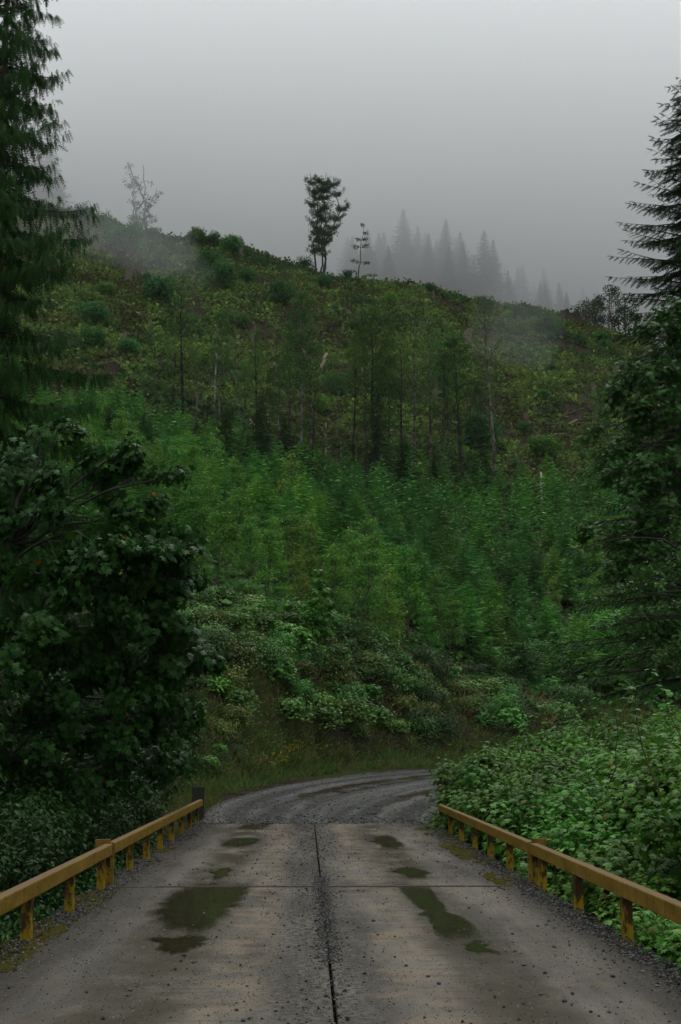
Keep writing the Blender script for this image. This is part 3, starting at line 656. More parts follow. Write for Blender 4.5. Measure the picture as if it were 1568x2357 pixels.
def finish_tree(name, tr, cr, lv, tm, base, label, single_meshes, nsingle, rng, matl=LEAF):
    P, D, Nn, S, C = lv; w = np.array(base) + P
    dist = np.linalg.norm(w - np.array([0, 0, 1.6]), axis=1)
    a = w[:, 0] / w[:, 1]; vis = (a > -.27) & (a < .24)
    score = np.where(vis, dist - 3.0 * rng.random(len(P)), 1e9); idx = np.argsort(score)[:nsingle]; rest = np.ones(len(P), bool); rest[idx] = False
    leafset(cr, tm, P[rest], D[rest], Nn[rest], S[rest], C[rest])
    ms = leaf_mats(tm, P[idx], D[idx], Nn[idx], S[idx])
    return thing(name, [("trunk", tr.mesh("trunk", BARK)), ("crown", cr.mesh("crown", matl))], label, "tree", tuple(base), leaves=[(single_meshes[i % len(single_meshes)], m) for i, m in enumerate(ms)])

rng = np.random.default_rng(7)
def cl(px, py, Y, rpx, n):
    p = at(px, py, Y); return (p, rpx / F_PX * Y, n)
Ym = 27.0
bm_ = np.array([at(-40, 1723, Ym)[0], Ym, 0.]); bm_[2] = zat(bm_[0], Ym)
C_ = [cl(60, 1180, 27, 90, 420), cl(170, 1130, 26, 85, 420), cl(270, 1090, 26.5, 75, 360), cl(330, 1180, 26, 75, 380), cl(205, 1240, 25, 95, 520), cl(330, 1270, 25.5, 85, 480), cl(415, 1260, 26, 62, 330),
      cl(440, 1320, 26.5, 50, 240), cl(250, 1350, 25, 100, 560), cl(380, 1370, 26, 70, 380), cl(90, 1320, 25, 100, 560), cl(60, 1450, 25, 110, 560), cl(200, 1470, 25.5, 100, 560), cl(330, 1460, 26, 85, 480),
      cl(420, 1460, 26.5, 60, 320), cl(460, 1530, 27, 52, 280), cl(400, 1560, 26.5, 70, 380), cl(300, 1570, 26, 80, 420), cl(170, 1590, 26, 90, 420), cl(380, 1650, 27, 60, 300), cl(-60, 1250, 26, 110, 400), cl(-70, 1420, 26, 110, 400),
      cl(60, 1760, 26, 110, 420), cl(190, 1770, 27, 100, 420), cl(310, 1760, 28, 80, 340), cl(400, 1740, 29, 60, 260), cl(430, 1640, 28, 50, 220), cl(130, 1000, 28, 70, 160), cl(120, 1690, 26, 110, 420), cl(250, 1700, 26.5, 90, 380), cl(-20, 1560, 25.5, 120, 420), cl(40, 1080, 27.5, 90, 300), cl(310, 1035, 26.5, 26, 60), cl(425, 1085, 26, 26, 60), cl(230, 1035, 26.5, 30, 70), cl(300, 1660, 27, 70, 300)]
tr, cr, lv = clump_tree(rng, bm_, at(20, 1250, 27), [(c, r * 1.08, int(n * 1.85)) for c, r, n in C_], MAPLE, .16, G_MAPLE, (.06, .056, .05), .17, droop=.85, upb=.25, accent=(.003, (.28, .11, .015)))
finish_tree("maple_tree", tr, cr, lv, MAPLE, bm_, "dark big leaved maple with drooping lobed leaves beside the cedar", MAPLE_LV, 300, rng)

# dark thicket outside the left rail
rng = np.random.default_rng(17); THK = []
for k in range(6):
    hh_, ww_, nn_ = [(2.6, 1.3, 1700), (4.4, 1.6, 3200), (6.8, 1.8, 4600)][k // 2]
    st, fo, lv = shrub(rng, hh_, ww_, nn_, OVAL, .115, G_THICK, 12 + 5 * (k // 2), 36, 8, .4)
    THK.append(([("stems", st.mesh("stems", BARK)), ("foliage", fo.mesh("foliage", LEAF))], lv))
spots = []
for Y in np.arange(10.5, 36, 1.55):
    for j, off in enumerate((.95, 2.4, 4.2, 6.2, 8.6, 11.0)):
        x = -2.5 - off - rng.uniform(-.35, .35)
        if x / Y < -.30: continue
        spots.append((x, Y + rng.uniform(-.6, .6), j))
for i, (x, y, j) in enumerate(spots):
    k = i % 5; top = {0: .35, 1: 2.1, 2: 4.0, 3: 5.2, 4: 6.2, 5: 6.8}[j] * rng.uniform(.8, 1.2) + (.5 if y > 24 else 0) - max(0, (15 - y)) * .07
    z0 = zat(x, y); hh_ = top - z0; kc = 0 if hh_ < 3.3 else (1 if hh_ < 5.4 else 2); k = kc * 2 + i % 2; sc = float(np.clip(hh_ / (2.6, 4.4, 6.8)[kc], .55, 1.5)); sxy = min(sc, .85) if j == 0 else sc
    if j == 0 and y > 33: continue
    thing("thicket_bush", THK[k][0], "dark small leaved bush in the thicket " + ("beside the nearest posts of the rust stained rail" if y < 18 else "beside the splice of the rust stained rail" if y < 26 else "around the far end of the rust stained rail"), "bush", (x, y, z0), rng.uniform(0, 6.28), (sxy, sxy, sc), "dark thicket bushes behind the rail",
          [(OVAL_LV[q % 2], m) for q, m in enumerate(THK[k][1])] if j <= 1 and y < 26 else None)

for i in range(70):
    y = rng.uniform(34.5, 52); x = y * rng.uniform(-.265, -.085)
    if x > -3.6 and y < 43: continue
    thing("thicket_bush", THK[i % 2][0], "dark leafy bush on the shaded slope behind the big leaved maple", "bush", (x, y, zat(x, y) - .2), rng.uniform(0, 6.28), rng.uniform(.7, 1.25), "dark bushes behind the maple")
# light green lobed leaf bushes outside the right rail
rng = np.random.default_rng(23); THB = []
for k in range(6):
    hh_, ww_, nn_ = [(1.9, 1.2, 1500), (3.1, 1.35, 2300), (4.8, 1.5, 3200)][k // 2]
    st, fo, lv = shrub(rng, hh_, ww_, nn_, THIMBLE, (.095, .125)[k % 2], G_THIMB, 12, 70, 8, .32, (.02, (.11, .08, .035)), upb=1.0)
    THB.append(([("stems", st.mesh("stems", BARK)), ("foliage", fo.mesh("foliage", LEAF))], lv))
_ol = np.array([(940, 1830), (985, 1765), (1040, 1700), (1080, 1668), (1180, 1660), (1250, 1645), (1420, 1608), (1568, 1590), (1800, 1570)])
spots = []
for Y in np.arange(13.0, 40, 1.5):
    for j, off in enumerate((.95, 2.1, 3.4, 4.9, 6.6, 8.4)):
        x = 2.72 + off + rng.uniform(-.3, .3); y = Y + rng.uniform(-.5, .5)
        if x / y > .33: continue
        if y > 29 and x < 3.3 + (y - 29) * .3: continue
        spots.append((x, y, j))
spots += [(3.75, 31.6, 6), (3.95, 33.4, 6), (4.35, 35.4, 6), (4.7, 32.6, 6), (5.2, 34.4, 6), (5.6, 37, 6), (6.5, 36, 6), (5.6, 31, 6), (3.45, 29.6, 7), (6.6, 39, 6), (7.6, 38, 6)]
for i, (x, y, j) in enumerate(spots):
    k = i % 5; px = 705 + x / y * F_PX; lim = CAM_Z + (1715 - np.interp(px, _ol[:, 0], _ol[:, 1])) / F_PX * y
    top = min((-.95, .35, 1.5, 2.2, 2.6, 2.9, 2.0, .9)[j] + (.027 * (y - 14) + (2.0 if j == 0 else 1.35) * float(sstep(19, 26, y)) if j < 6 else 0.0), lim if j < 6 else 9) + rng.uniform(-.2, .35)
    z0 = zat(x, y); h = max(1.1, top - z0); kc = 0 if h < 2.4 else (1 if h < 3.8 else 2); k = kc * 2 + i % 2; sc = h / (1.9, 3.1, 4.8)[kc]; sxy = float(np.clip(sc, .75, 1.2))
    thing("lobed_leaf_bush", THB[k][0], "light green bush of broad lobed leaves " + ("beside the nearest posts of the rail" if y < 18 else "beside the splice in the rail" if y < 26 else "around the far end of the rail"), "bush", (x, y, top - h), rng.uniform(0, 6.28), (sxy, sxy, sc), "lobed leaf bushes along the rail",
          [(THIMB_LV[q % 4], m) for q, m in enumerate(THB[k][1])] if y < 27 and j < 5 else None)
for i in range(16):
    y = rng.uniform(16, 36); x = 2.72 + rng.uniform(1.2, 5.5); px = 705 + x / y * F_PX; top = CAM_Z + (1715 - np.interp(px, _ol[:, 0], _ol[:, 1])) / F_PX * y + rng.uniform(.0, .35); st, fo = MB(), MB()
    a = rng.uniform(0, 6.28); e = np.array([math.cos(a) * .5, math.sin(a) * .5, 1.5]); w = limb(st, rng, (0, 0, 0), e, .012, .004, 8, .15, 4, (.07, .06, .03)); m = 16
    k_ = rng.integers(3, 8, m); Pc = w[k_] + rng.normal(0, .05, (m, 3)); u_ = sph(rng, m) * [1, 1, .2]; leafset(fo, THIMBLE, Pc, norm(u_ - UP * .3), norm(UP + u_ * .5 + rng.normal(0, .2, (m, 3))), rng.uniform(.09, .15, m), cvar(rng, (.06, .15, .045), m))
    thing('leafy_cane', [('stem', st.mesh('stem', BARK)), ('foliage', fo.mesh('foliage', LEAF))], 'single leafy cane sticking up out of the lobed leaf mound', 'plant', (x, y, top - 1.4), 0, 1.0, 'canes above the mound')

# conifer and leafy tree on the right
rng = np.random.default_rng(31)
Yc = 60.0; base = np.array([at(1567, 155, Yc)[0], Yc, 0]); base[2] = zat(base[0], Yc); Hc = at(1570, 150, Yc)[2] - base[2]
tr, cr = conifer(rng, Hc, 7.0, 380, (.018, .046, .020), comb(8, .36, .1, .03, .105), .72, .42, .22, .12, .1, .66, .31, .5, True, sides=8)
thing("spruce_tree", [("trunk", tr.mesh("trunk", BARK)), ("crown", cr.mesh("crown", NEEDLE))], "tall pointed conifer with layered drooping branches above the leafy alder", "tree", tuple(base), .3)
Yr = 44.0; br = np.array([at(1640, 1723, Yr)[0], Yr, 0.]); br[2] = zat(br[0], Yr)
C_ = [cl(1560, 740, 45, 70, 420), cl(1500, 760, 45, 50, 260), cl(1580, 850, 45, 90, 520), cl(1490, 860, 44, 65, 360), cl(1430, 900, 44, 42, 200), cl(1560, 960, 44, 90, 520), cl(1470, 960, 43.5, 60, 320), cl(1420, 1040, 44, 45, 200),
      cl(1510, 1060, 43, 75, 420), cl(1580, 1100, 44, 90, 480), cl(1450, 1140, 43, 55, 260), cl(1400, 1090, 43.5, 30, 90), cl(1530, 1190, 43, 80, 420), cl(1440, 1230, 43, 52, 220), cl(1365, 1225, 43, 34, 90), cl(1345, 1000, 43, 22, 45),
      cl(1490, 1290, 42.5, 75, 360), cl(1590, 1270, 44, 80, 360), cl(1410, 1310, 42.5, 40, 140), cl(1560, 1390, 43, 80, 360), cl(1460, 1390, 42.5, 55, 220), cl(1520, 1470, 43, 75, 300), cl(1640, 1000, 45, 90, 300), cl(1650, 1250, 45, 90, 300)]
tr, cr, lv = clump_tree(rng, br, at(1610, 760, 45), [(c, r, int(n * 1.6)) for c, r, n in C_], MAPLE, .20, (.024, .064, .026), (.07, .065, .058), .2, droop=.5, upb=.7)
finish_tree("maple_tree", tr, cr, lv, MAPLE, br, "leafy maple with wet shining leaves in front of the pointed conifer", MAPLE_LV, 300, rng)
Ya = 36.0; ba = np.array([at(1690, 1723, Ya)[0], Ya, 0.]); ba[2] = zat(ba[0], Ya)
C_ = [cl(1560, 1290, 36, 45, 330), cl(1500, 1330, 35.5, 42, 300), cl(1440, 1350, 35.5, 34, 200), cl(1380, 1372, 35.5, 26, 120), cl(1340, 1395, 35.5, 18, 60), cl(1550, 1400, 36, 60, 420), cl(1480, 1420, 36, 45, 300), cl(1410, 1432, 36, 30, 150), cl(1365, 1448, 36, 20, 70), cl(1580, 1500, 36, 70, 450), cl(1510, 1500, 36, 50, 320), cl(1440, 1505, 36, 36, 170), cl(1620, 1400, 36, 80, 400), cl(1330, 1260, 36, 20, 50), cl(1580, 1210, 36, 45, 260)]
tr, cr, lv = clump_tree(rng, ba, at(1640, 1300, Ya), C_, OVAL, .115, (.036, .074, .03), (.07, .065, .058), .1, droop=.25, upb=.9)
finish_tree("alder_tree", tr, cr, lv, OVAL, ba, "small alder reaching sideways over the lobed leaf bushes", OVAL_LV, 200, rng)

# ------------------------------------------------------------------ bank behind the road
rng = np.random.default_rng(41)
def blades(name, label, n, region, hmin, hmax, cols, seed, flop=.5, tufts=None, mask=None):
    """grass: tufts of arching blades; region(rng,n)->x,y"""
    r = np.random.default_rng(seed); x, y = region(r, n)
    if mask is not None: k = mask(x, y, r); x, y = x[k], y[k]
    per = 7; X_ = np.repeat(x, per) + r.normal(0, .07, len(x) * per); Y_ = np.repeat(y, per) + r.normal(0, .07, len(x) * per); Z_ = height(X_, Y_) - .03
    hh = np.repeat(r.uniform(hmin, hmax, len(x)), per) * r.uniform(.6, 1.15, len(X_))
    D = norm(np.column_stack([r.normal(0, flop, len(X_)), r.normal(0, flop, len(X_)) - .3, np.ones(len(X_)) * .9])); Nn = sph(r, len(X_)) * [1, 1, .3] + [0, -.6, .4]
    ci = np.repeat(r.integers(0, len(cols), len(x)), per); C = np.array(cols)[ci] * r.uniform(.7, 1.3, (len(X_), 1))
    mb = MB(); leafset(mb, BLADE, np.column_stack([X_, Y_, Z_]), D, Nn, np.column_stack([hh * .9 + .12, hh, hh]), C)
    return tag(obj(name, mb.mesh(name, HERB)), label, None, None, "stuff")
def reg_px(px0, px1, Y0, Y1):
    def f(r, n):
        y = r.uniform(Y0, Y1, n); a = r.uniform(tan_col(px0, 1500)[0], tan_col(px1, 1500)[0], n); return a * y, y
    return f
def bank_k(x, y):
    a = x / y; yb = np.interp(a, _ba[:, 0], _ba[:, 1]); ye = np.interp(a, _ea[:, 0], _ea[:, 1]); return (y - yb) / (ye - yb)
GR = [(.085, .105, .06), (.07, .11, .05), (.125, .125, .085), (.05, .09, .04), (.09, .10, .06)]
blades("verge_grass", "pale grass on the verge along the gravel road", 9000, reg_px(430, 1300, 36, 68), .25, .6, GR, 1, .55, mask=lambda x, y, r: (np.abs(bank_k(x, y) + .02) < .10 + .08 * r.random(len(x))))
blades("bank_grass", "rough grass and herbs on the dark road bank", 14000, reg_px(400, 1560, 42, 80), .25, .65, [(.085, .11, .055), (.11, .115, .065), (.15, .13, .095), (.06, .10, .045), (.08, .07, .05)], 2, .8, mask=lambda x, y, r: (bank_k(x, y) > .05) & (bank_k(x, y) < 1.15) & (fbm(x / 2, y / 2, 77, 3) > .36))
blades("dry_grass", "tan dead grass hanging over the bank edge", 900, reg_px(1060, 1260, 66, 77), .6, 1.1, [(.20, .14, .15), (.16, .11, .12), (.25, .17, .19)], 3, .9, mask=lambda x, y, r: (bank_k(x, y) > .55) & (bank_k(x, y) < 1.0) & (fbm(x / 1.5, y / 1.5, 5, 2) > .45))
blades("dry_grass", "tan dead grass among the brambles on the bank", 500, reg_px(500, 960, 50, 66), .4, .8, [(.17, .115, .12), (.12, .085, .08)], 4, .9, mask=lambda x, y, r: (bank_k(x, y) > .4) & (bank_k(x, y) < .95) & (fbm(x / 1.2, y / 1.2, 15, 2) > .6))
blades("pad_grass", "short grass beside the road at the bridge end", 900, lambda r, n: (r.uniform(-5.5, -2.5, n), r.uniform(32.5, 44, n)), .2, .5, GR, 6, .5)

def bank_leaves(name, label, n, cols, tm, size, seed, lo, hi, thr):
    r = np.random.default_rng(seed); x, y = reg_px(400, 1560, 42, 80)(r, n); k = bank_k(x, y); k = (k > lo) & (k < hi) & (fbm(x / 1.6, y / 1.6, seed, 3) > thr); x, y = x[k], y[k]; m = len(x)
    P = np.column_stack([x, y, height(x, y) + np.abs(r.normal(0, .13, m))]); ci = np.clip((fbm(x / 2.2, y / 2.2, seed + 5, 2) * 1.6 - .3 + r.normal(0, .15, m)) * len(cols), 0, len(cols) - 1).astype(int)
    mb = MB(); leafset(mb, tm, P, norm(sph(r, m) * [1, 1, .4] + [0, -.35, .1]), norm(UP + [0, -.5, 0] + r.normal(0, .4, (m, 3))), size * r.uniform(.5, 1.3, m), np.array(cols)[ci] * r.uniform(.6, 1.4, (m, 1))); tag(obj(name, mb.mesh(name, HERB)), label, None, None, "stuff")
bank_leaves("bank_herbs", "low weeds and fallen leaves over the road bank", 52000, [(.05, .042, .035), (.05, .10, .045), (.075, .13, .055), (.09, .085, .055), (.055, .12, .045)], OVAL, .15, 301, .06, 1.2, .36)
BUSH = {}
def bush_kind(key, h, w, n, tm, size, col, v=.3, accent=None, mat=LEAF, cnt=3, warm=.14):
    BUSH[key] = []
    for k in range(cnt):
        st, fo, lv = shrub(rng, h, w, n, tm, size, col, 9, 0, 6, v, accent, warm, upb=.9)
        BUSH[key].append([("stems", st.mesh("stems", BARK)), ("foliage", fo.mesh("foliage", mat))])
bush_kind("bramble", 1.2, 1.3, 900, THIMBLE, .14, (.08, .155, .060), .4, (.06, (.12, .08, .04)))
bush_kind("rusty", 1.1, 1.1, 800, OVAL, .13, (.075, .105, .045), .4, (.22, (.13, .08, .04)))
bush_kind("bright", 1.3, 1.0, 560, THIMBLE, .21, (.07, .18, .055), .3)
bush_kind("dark", 1.6, 1.35, 1100, OVAL, .12, (.028, .062, .030), .3)
bush_kind("leafy", 1.5, 1.4, 1100, OVAL, .14, (.055, .15, .055), .35)
def put_bush(key, px, py, wpx, label, group=None, hs=1.0, y0=40, name="bush"):
    p = ground(px, py, y0); w = BUSH_W[key]; sc = (wpx / F_PX * p[1]) / (2 * w)
    return thing(name, BUSH[key][int(px + py) % 3], label, "bush", (p[0], p[1], p[2] - .1), (px * 7.3) % 6.28, (sc, sc, sc * hs), group)
BUSH_W = dict(bramble=1.3, rusty=1.1, bright=1.0, dark=1.35, leafy=1.4)
for px, py, w in [(400, 1450, 130), (470, 1440, 110), (535, 1450, 120), (600, 1455, 110), (655, 1470, 100), (560, 1490, 110), (700, 1490, 100), (640, 1530, 90), (770, 1530, 90), (490, 1480, 110)]:
    put_bush("bramble", px, py, w, "low light green bramble along the top of the bank behind the maple", "brambles along the bank top", .9, name="bramble_bush")
for px, py, w, lb in [(545, 1540, 150, "round bramble with reddish tips on the bank beside the drooping maple leaves"), (925, 1640, 110, "rust tinged bramble in the middle of the bank"), (960, 1600, 90, "rust tinged bramble high on the bank below the dark round bush"), (700, 1560, 70, "small reddish bramble in the hollow of the bank"), (1060, 1590, 80, "reddish bramble beside the tan dead grass"), (1075, 1640, 70, "brownish bramble below the tan dead grass")]:
    put_bush("rusty", px, py, w, lb, name="bramble_bush")
for px, py, w, lb in [(862, 1665, 75, "bright green lobed leaf bush low on the bank above the road"), (790, 1650, 95, "mid green lobed leaf bush on the bank beside the brighter one"), (850, 1615, 70, "lobed leaf bush above the bright green one on the bank"), (480, 1775, 60, "bright green lobed leaf plant behind the marker board"), (505, 1735, 45, "upright lobed leaf sprig at the foot of the bank by the thicket"), (700, 1600, 55, "small lobed leaf plant in the middle of the bank")]:
    put_bush("bright", px, py, w, lb, hs=1.0, y0=34, name="lobed_leaf_plant")
for px, py, w, lb in [(455, 1790, 90, "dark shrub beside the marker board at the end of the rail"), (500, 1772, 80, "dark shrub at the foot of the bank just past the marker board"), (545, 1745, 60, "small dark shrub at the foot of the bank near the road edge"), (430, 1740, 120, "dark shrub behind the marker board under the maple"), (965, 1545, 105, "dark round bush at the bank edge left of the feathery young conifers"), (1065, 1520, 130, "dark blue green feathery bush at the bank edge"), (870, 1550, 100, "dark green bush in the hollow of the bank"), (1025, 1695, 85, "dark bush at the foot of the bank beside the road bend"), (1240, 1560, 110, "dark leafy bush behind the tan dead grass"), (1310, 1580, 130, "dark leafy bush right of the tan dead grass"), (1330, 1640, 120, "dark bush above the top of the lobed leaf mound"), (1500, 1560, 150, "dark dense bush below the small alder"), (800, 1480, 90, "dark bush behind the maple sapling"), (1420, 1600, 130, "dark bush between the alder and the lobed leaf mound"), (880, 1480, 100, "dark rounded bush below the young alders")]:
    put_bush("dark", px, py, w, lb, hs=1.1, name="dark_bush")
for px, py, w in [(1420, 1480, 190), (1500, 1500, 210), (1570, 1480, 220), (1540, 1440, 200), (1380, 1500, 150), (1600, 1560, 220), (1130, 1530, 90), (1190, 1520, 110), (1180, 1560, 90), (1260, 1520, 110), (1330, 1520, 120), (1400, 1540, 120), (1460, 1500, 120), (1550, 1520, 130), (1120, 1650, 70), (1210, 1640, 80), (1000, 1490, 80), (1290, 1620, 90), (1550, 1590, 120), (1460, 1620, 110)]:
    put_bush("leafy", px, py, w, "mid green leafy bush on the slope behind the lobed leaf mound", "leafy bushes behind the mound", 1.0, name="leafy_bush")

rb_ = np.random.default_rng(47); nfill = 0
while nfill < 205:
    px = rb_.uniform(380, 1330); k_ = rb_.uniform(.3, 1.3); a_ = tan_col(px, 1500)[0]
    if k_ < .62 and rb_.random() < .5: continue
    yb_ = np.interp(a_, _ba[:, 0], _ba[:, 1]); ye_ = np.interp(a_, _ea[:, 0], _ea[:, 1]); y = yb_ + (ye_ - yb_) * k_; x = a_ * y; nfill += 1
    key = ("bramble", "bramble", "leafy", "rusty", "bright", "dark")[int(rb_.integers(0, 6))]; sc = rb_.uniform(.45, .95)
    nm, lb, gp = {"bramble": ("bramble_bush", "green bramble in the tangle covering the upper road bank", "brambles covering the bank"), "leafy": ("leafy_bush", "leafy green shrub in the tangle covering the upper road bank", "leafy shrubs on the bank"), "rusty": ("bramble_bush", "bramble with browned leaves in the tangle on the road bank", "browned brambles on the bank"), "bright": ("lobed_leaf_plant", "bright lobed leaf plant in the tangle on the road bank", "lobed leaf plants on the bank"), "dark": ("dark_bush", "dark small leaved shrub in the tangle on the road bank", "dark shrubs on the bank")}[key]
    thing(nm, BUSH[key][nfill % 3], lb, "bush", (x, y, zat(x, y) - .15), rb_.uniform(0, 6.28), sc, gp)
# sapling maple
rs = np.random.default_rng(51); p = ground(735, 1500); st, fo = MB(), MB()
limb(st, rs, (0, 0, -.3), (.05, 0, 3.6), .03, .008, 8, 0, 5, (.06, .055, .03))
for z, r, n in [(.9, .7, 120), (1.5, .85, 150), (2.1, .75, 130), (2.7, .55, 90), (3.2, .35, 50), (3.6, .22, 30)]:
    for k in range(3):
        a = k * 2.1 + z; c = np.array([math.cos(a) * r * .5, math.sin(a) * r * .5, z]); limb(st, rs, (0, 0, z - .3), c, .012, .004, 4, .05, 3, (.06, .06, .03)); leafy(fo, rs, c, r * .55, n // 3, MAPLE, .26, (.045, .135, .032), .6, .3, .5)
Hs = at(730, 1305, p[1])[2] - p[2]
thing("maple_sapling", [("trunk", st.mesh("trunk", BARK)), ("crown", fo.mesh("crown", LEAF))], "bright green maple sapling standing on top of the road bank", "tree", (p[0], p[1], p[2]), 0, Hs / 3.8)

# yellow flowers
YEL = foliage_mat("petals", .6, .2, .2); yf = []
for k in range(3):
    mb, mf = MB(), MB(); r = np.random.default_rng(60 + k)
    for q in range(9):
        e = np.array([r.normal(0, .18), r.normal(0, .18), r.uniform(.45, .8)]); limb(mb, r, (e[0] * .2, e[1] * .2, -.05), e, .006, .003, 4, 0, 3, (.06, .08, .03))
        leafset(mb, OVAL, np.tile(e * .5, (4, 1)) + r.normal(0, .04, (4, 3)), sph(r, 4) + UP * .3, np.tile(UP, (4, 1)), np.full(4, .1), cvar(r, (.06, .09, .03), 4))
        leafset(mf, CHIP, np.tile(e, (5, 1)) + r.normal(0, .02, (5, 3)), sph(r, 5) * [1, 1, .4], np.tile(UP, (5, 1)) + r.normal(0, .3, (5, 3)), r.uniform(.025, .045, 5), cvar(r, (.38, .23, .02), 5, .25))
    yf.append([("stems", mb.mesh("stems", HERB)), ("blossom", mf.mesh("blossom", YEL))])
for k, (px, py) in enumerate([(640, 1788), (655, 1785), (668, 1780), (690, 1772), (720, 1768), (620, 1795), (605, 1805), (770, 1775), (650, 1768), (680, 1762)]):
    p = ground(px, py, 36); thing("yellow_flower", yf[k % 3], "small yellow flowering herb at the foot of the bank above the road", "flower", tuple(p), k * 1.1, .9 + .1 * (k % 4), "yellow flowers by the road")

# ------------------------------------------------------------------ young conifers on the bench
rng = np.random.default_rng(71); SAP = []
for k in range(7):
    c = [(.085, .20, .085), (.10, .22, .075), (.072, .175, .09), (.105, .23, .08), (.08, .19, .11), (.066, .16, .08), (.12, .22, .068)][k]
    tr, cr = conifer(rng, 4.4, 2.0, 100, c, FROND_S, .62, .30, .16, .25, .03, .9, .40, .22, False, bark=(.03, .032, .02), r0=.035, fill=.95)
    SAP.append([("trunk", tr.mesh("trunk", BARK)), ("crown", cr.mesh("crown", NEEDLE))])
ALD = []
for k in range(4):
    st, fo = MB(), MB(); c = [(.075, .165, .055), (.088, .17, .058), (.066, .15, .06), (.10, .165, .06)][k]
    tp = limb(st, rng, (0, 0, -.3), (rng.normal(0, .2), rng.normal(0, .2), 5.0), .05, .01, 9, 0, 5, (.09, .085, .075))
    for q in range(34):
        t = rng.uniform(.15, .97); p0 = tp[int(t * 8)]; a = rng.uniform(0, 6.28); L = 1.35 * (1.08 - t) + .2; e = p0 + np.array([math.cos(a) * L, math.sin(a) * L, L * .7])
        limb(st, rng, p0, e, .012, .004, 4, .02, 3, (.07, .06, .05)); leafy(fo, rng, p0 * .35 + e * .65, .42, 60, CHIP, .13, c, .2, .1, .6)
    ALD.append([("trunk", st.mesh("trunk", BARK)), ("crown", fo.mesh("crown", HERB))])
pts = []
cand = []
for _ in range(9000):
    Y = 62 + 92 * rng.random() ** 1.0; a = rng.uniform(-.26, .27); x = a * Y
    if float(bank_k(np.array([x]), np.array([Y]))[0]) < 1.12: continue
    am = np.interp(a, _mid[:, 0], _mid[:, 1])
    if any((x - q[0]) ** 2 + (Y - q[1]) ** 2 < (2.0 if Y < 100 else 2.3) ** 2 for q in pts): continue
    pts.append((x, Y))
pts.sort(key=lambda q: q[1] + rng.uniform(-8, 8))
vis = [q for q in pts if -.25 < q[0] / q[1] < .25]
print("young trees", len(pts), len(vis))
mass = MB(); tv_cache = []
for i, (x, y) in enumerate(vis):
    z = zat(x, y); s = rng.uniform(.55, 1.05) * (1.0 if y < 120 else 1.15)
    ald = (fbm(np.array([x / 14]), np.array([y / 14]), 3, 2)[0] > .56 and y < 105) or rng.random() < .06
    if i < 300:
        if ald: thing("young_alder", ALD[i % 4], "slender young alder with airy light foliage " + ("just above the road bank" if y < 84 else "in the middle of the young conifer stand" if y < 108 else "at the back of the young conifer stand"), "tree", (x, y, z), rng.uniform(0, 6.28), s, "young alders on the bench")
        else: thing("young_conifer", SAP[i % 7], "feathery young conifer " + ("in the front rows just above the road bank" if y < 84 else "in the middle rows of the planted stand" if y < 108 else "in the back rows below the tall alders"), "tree", (x, y, z), rng.uniform(0, 6.28), (s * 1.1, s * 1.1, s * .95), "young conifers planted on the bench")
    else: tv_cache.append((x, y, z, s, i % 7))
FAR = []
for k in range(3):
    tr, cr = conifer(rng, 4.6, 1.55, 34, [(.08, .19, .088), (.095, .21, .08), (.07, .17, .08)][k], CHIP, .5, .2, .12, .2, .03, .8, .6, .12, False); FAR.append((np.concatenate(cr.v), np.concatenate(cr.t), np.concatenate(cr.c)))
for x, y, z, s, k in tv_cache:
    v, t, c = FAR[k % 3]; a = rng.uniform(0, 6.28); ca, sa = math.cos(a), math.sin(a); s *= 1.05
    V = np.column_stack([v[:, 0] * ca - v[:, 1] * sa, v[:, 0] * sa + v[:, 1] * ca, v[:, 2]]) * s + [x, y, z]; mass.add(V, t, c * rng.uniform(.7, 1.2))
if tv_cache: tag(obj("young_forest", mass.mesh("young_forest", NEEDLE)), "farther mass of young conifers closing the bench below the clearcut", None, None, "stuff")

# undergrowth between them and over the clearcut
def cover(name, label, n, region, size, cols, tm, seed, per, spread, mask=None, mat=HERB, flat=.5, lift=.15, patch=14.0):
    r = np.random.default_rng(seed); x, y = region(r, n)
    if mask is not None: k = mask(x, y, r); x, y = x[k], y[k]
    m = len(x); sc = r.uniform(.5, 1.3, m); pn = fbm(x / patch, y / patch, seed + 3, 3); ci = np.clip(((pn - .32) / .36 * len(cols) + r.normal(0, .6, m)).astype(int), 0, len(cols) - 1)
    X_ = np.repeat(x, per) + r.normal(0, spread, m * per) * np.repeat(sc, per); Y_ = np.repeat(y, per) + r.normal(0, spread, m * per) * np.repeat(sc, per)
    Z_ = height(X_, Y_) + np.abs(r.normal(0, lift, m * per)) * np.repeat(sc, per)
    u = sph(r, m * per); D = norm(u * [1, 1, flat] + [0, 0, .35]); Nn = norm(UP + r.normal(0, .5, (m * per, 3)))
    C = np.array(cols)[np.repeat(ci, per)] * np.repeat(r.uniform(.5, 1.5, m), per)[:, None] * r.uniform(.75, 1.25, (m * per, 1))
    mb = MB(); leafset(mb, tm, np.column_stack([X_, Y_, Z_]), D, Nn, size * r.uniform(.6, 1.3, m * per) * np.repeat(sc, per), C)
    return tag(obj(name, mb.mesh(name, mat)), label, None, None, "stuff")
cover("bench_undergrowth", "ferns and weeds under the young conifers", 9000, reg_px(-150, 1600, 54, 155), .34, [(.045, .095, .045), (.06, .12, .05), (.08, .13, .05)], CHIP, 81, 7, .35, lambda x, y, r: bank_k(x, y) > .92, HERB, .5, .35)
def cc(x, y, r): return y < 284 + 0 * x
CLR = [(.045, .080, .044), (.078, .135, .064), (.108, .17, .074), (.15, .205, .084), (.085, .15, .066), (.12, .135, .08), (.075, .085, .052)]
reg_cc = lambda r, n: (lambda y: (r.uniform(-.27, .27, n) * y, y))(145 + 140 * r.random(n) ** .8)
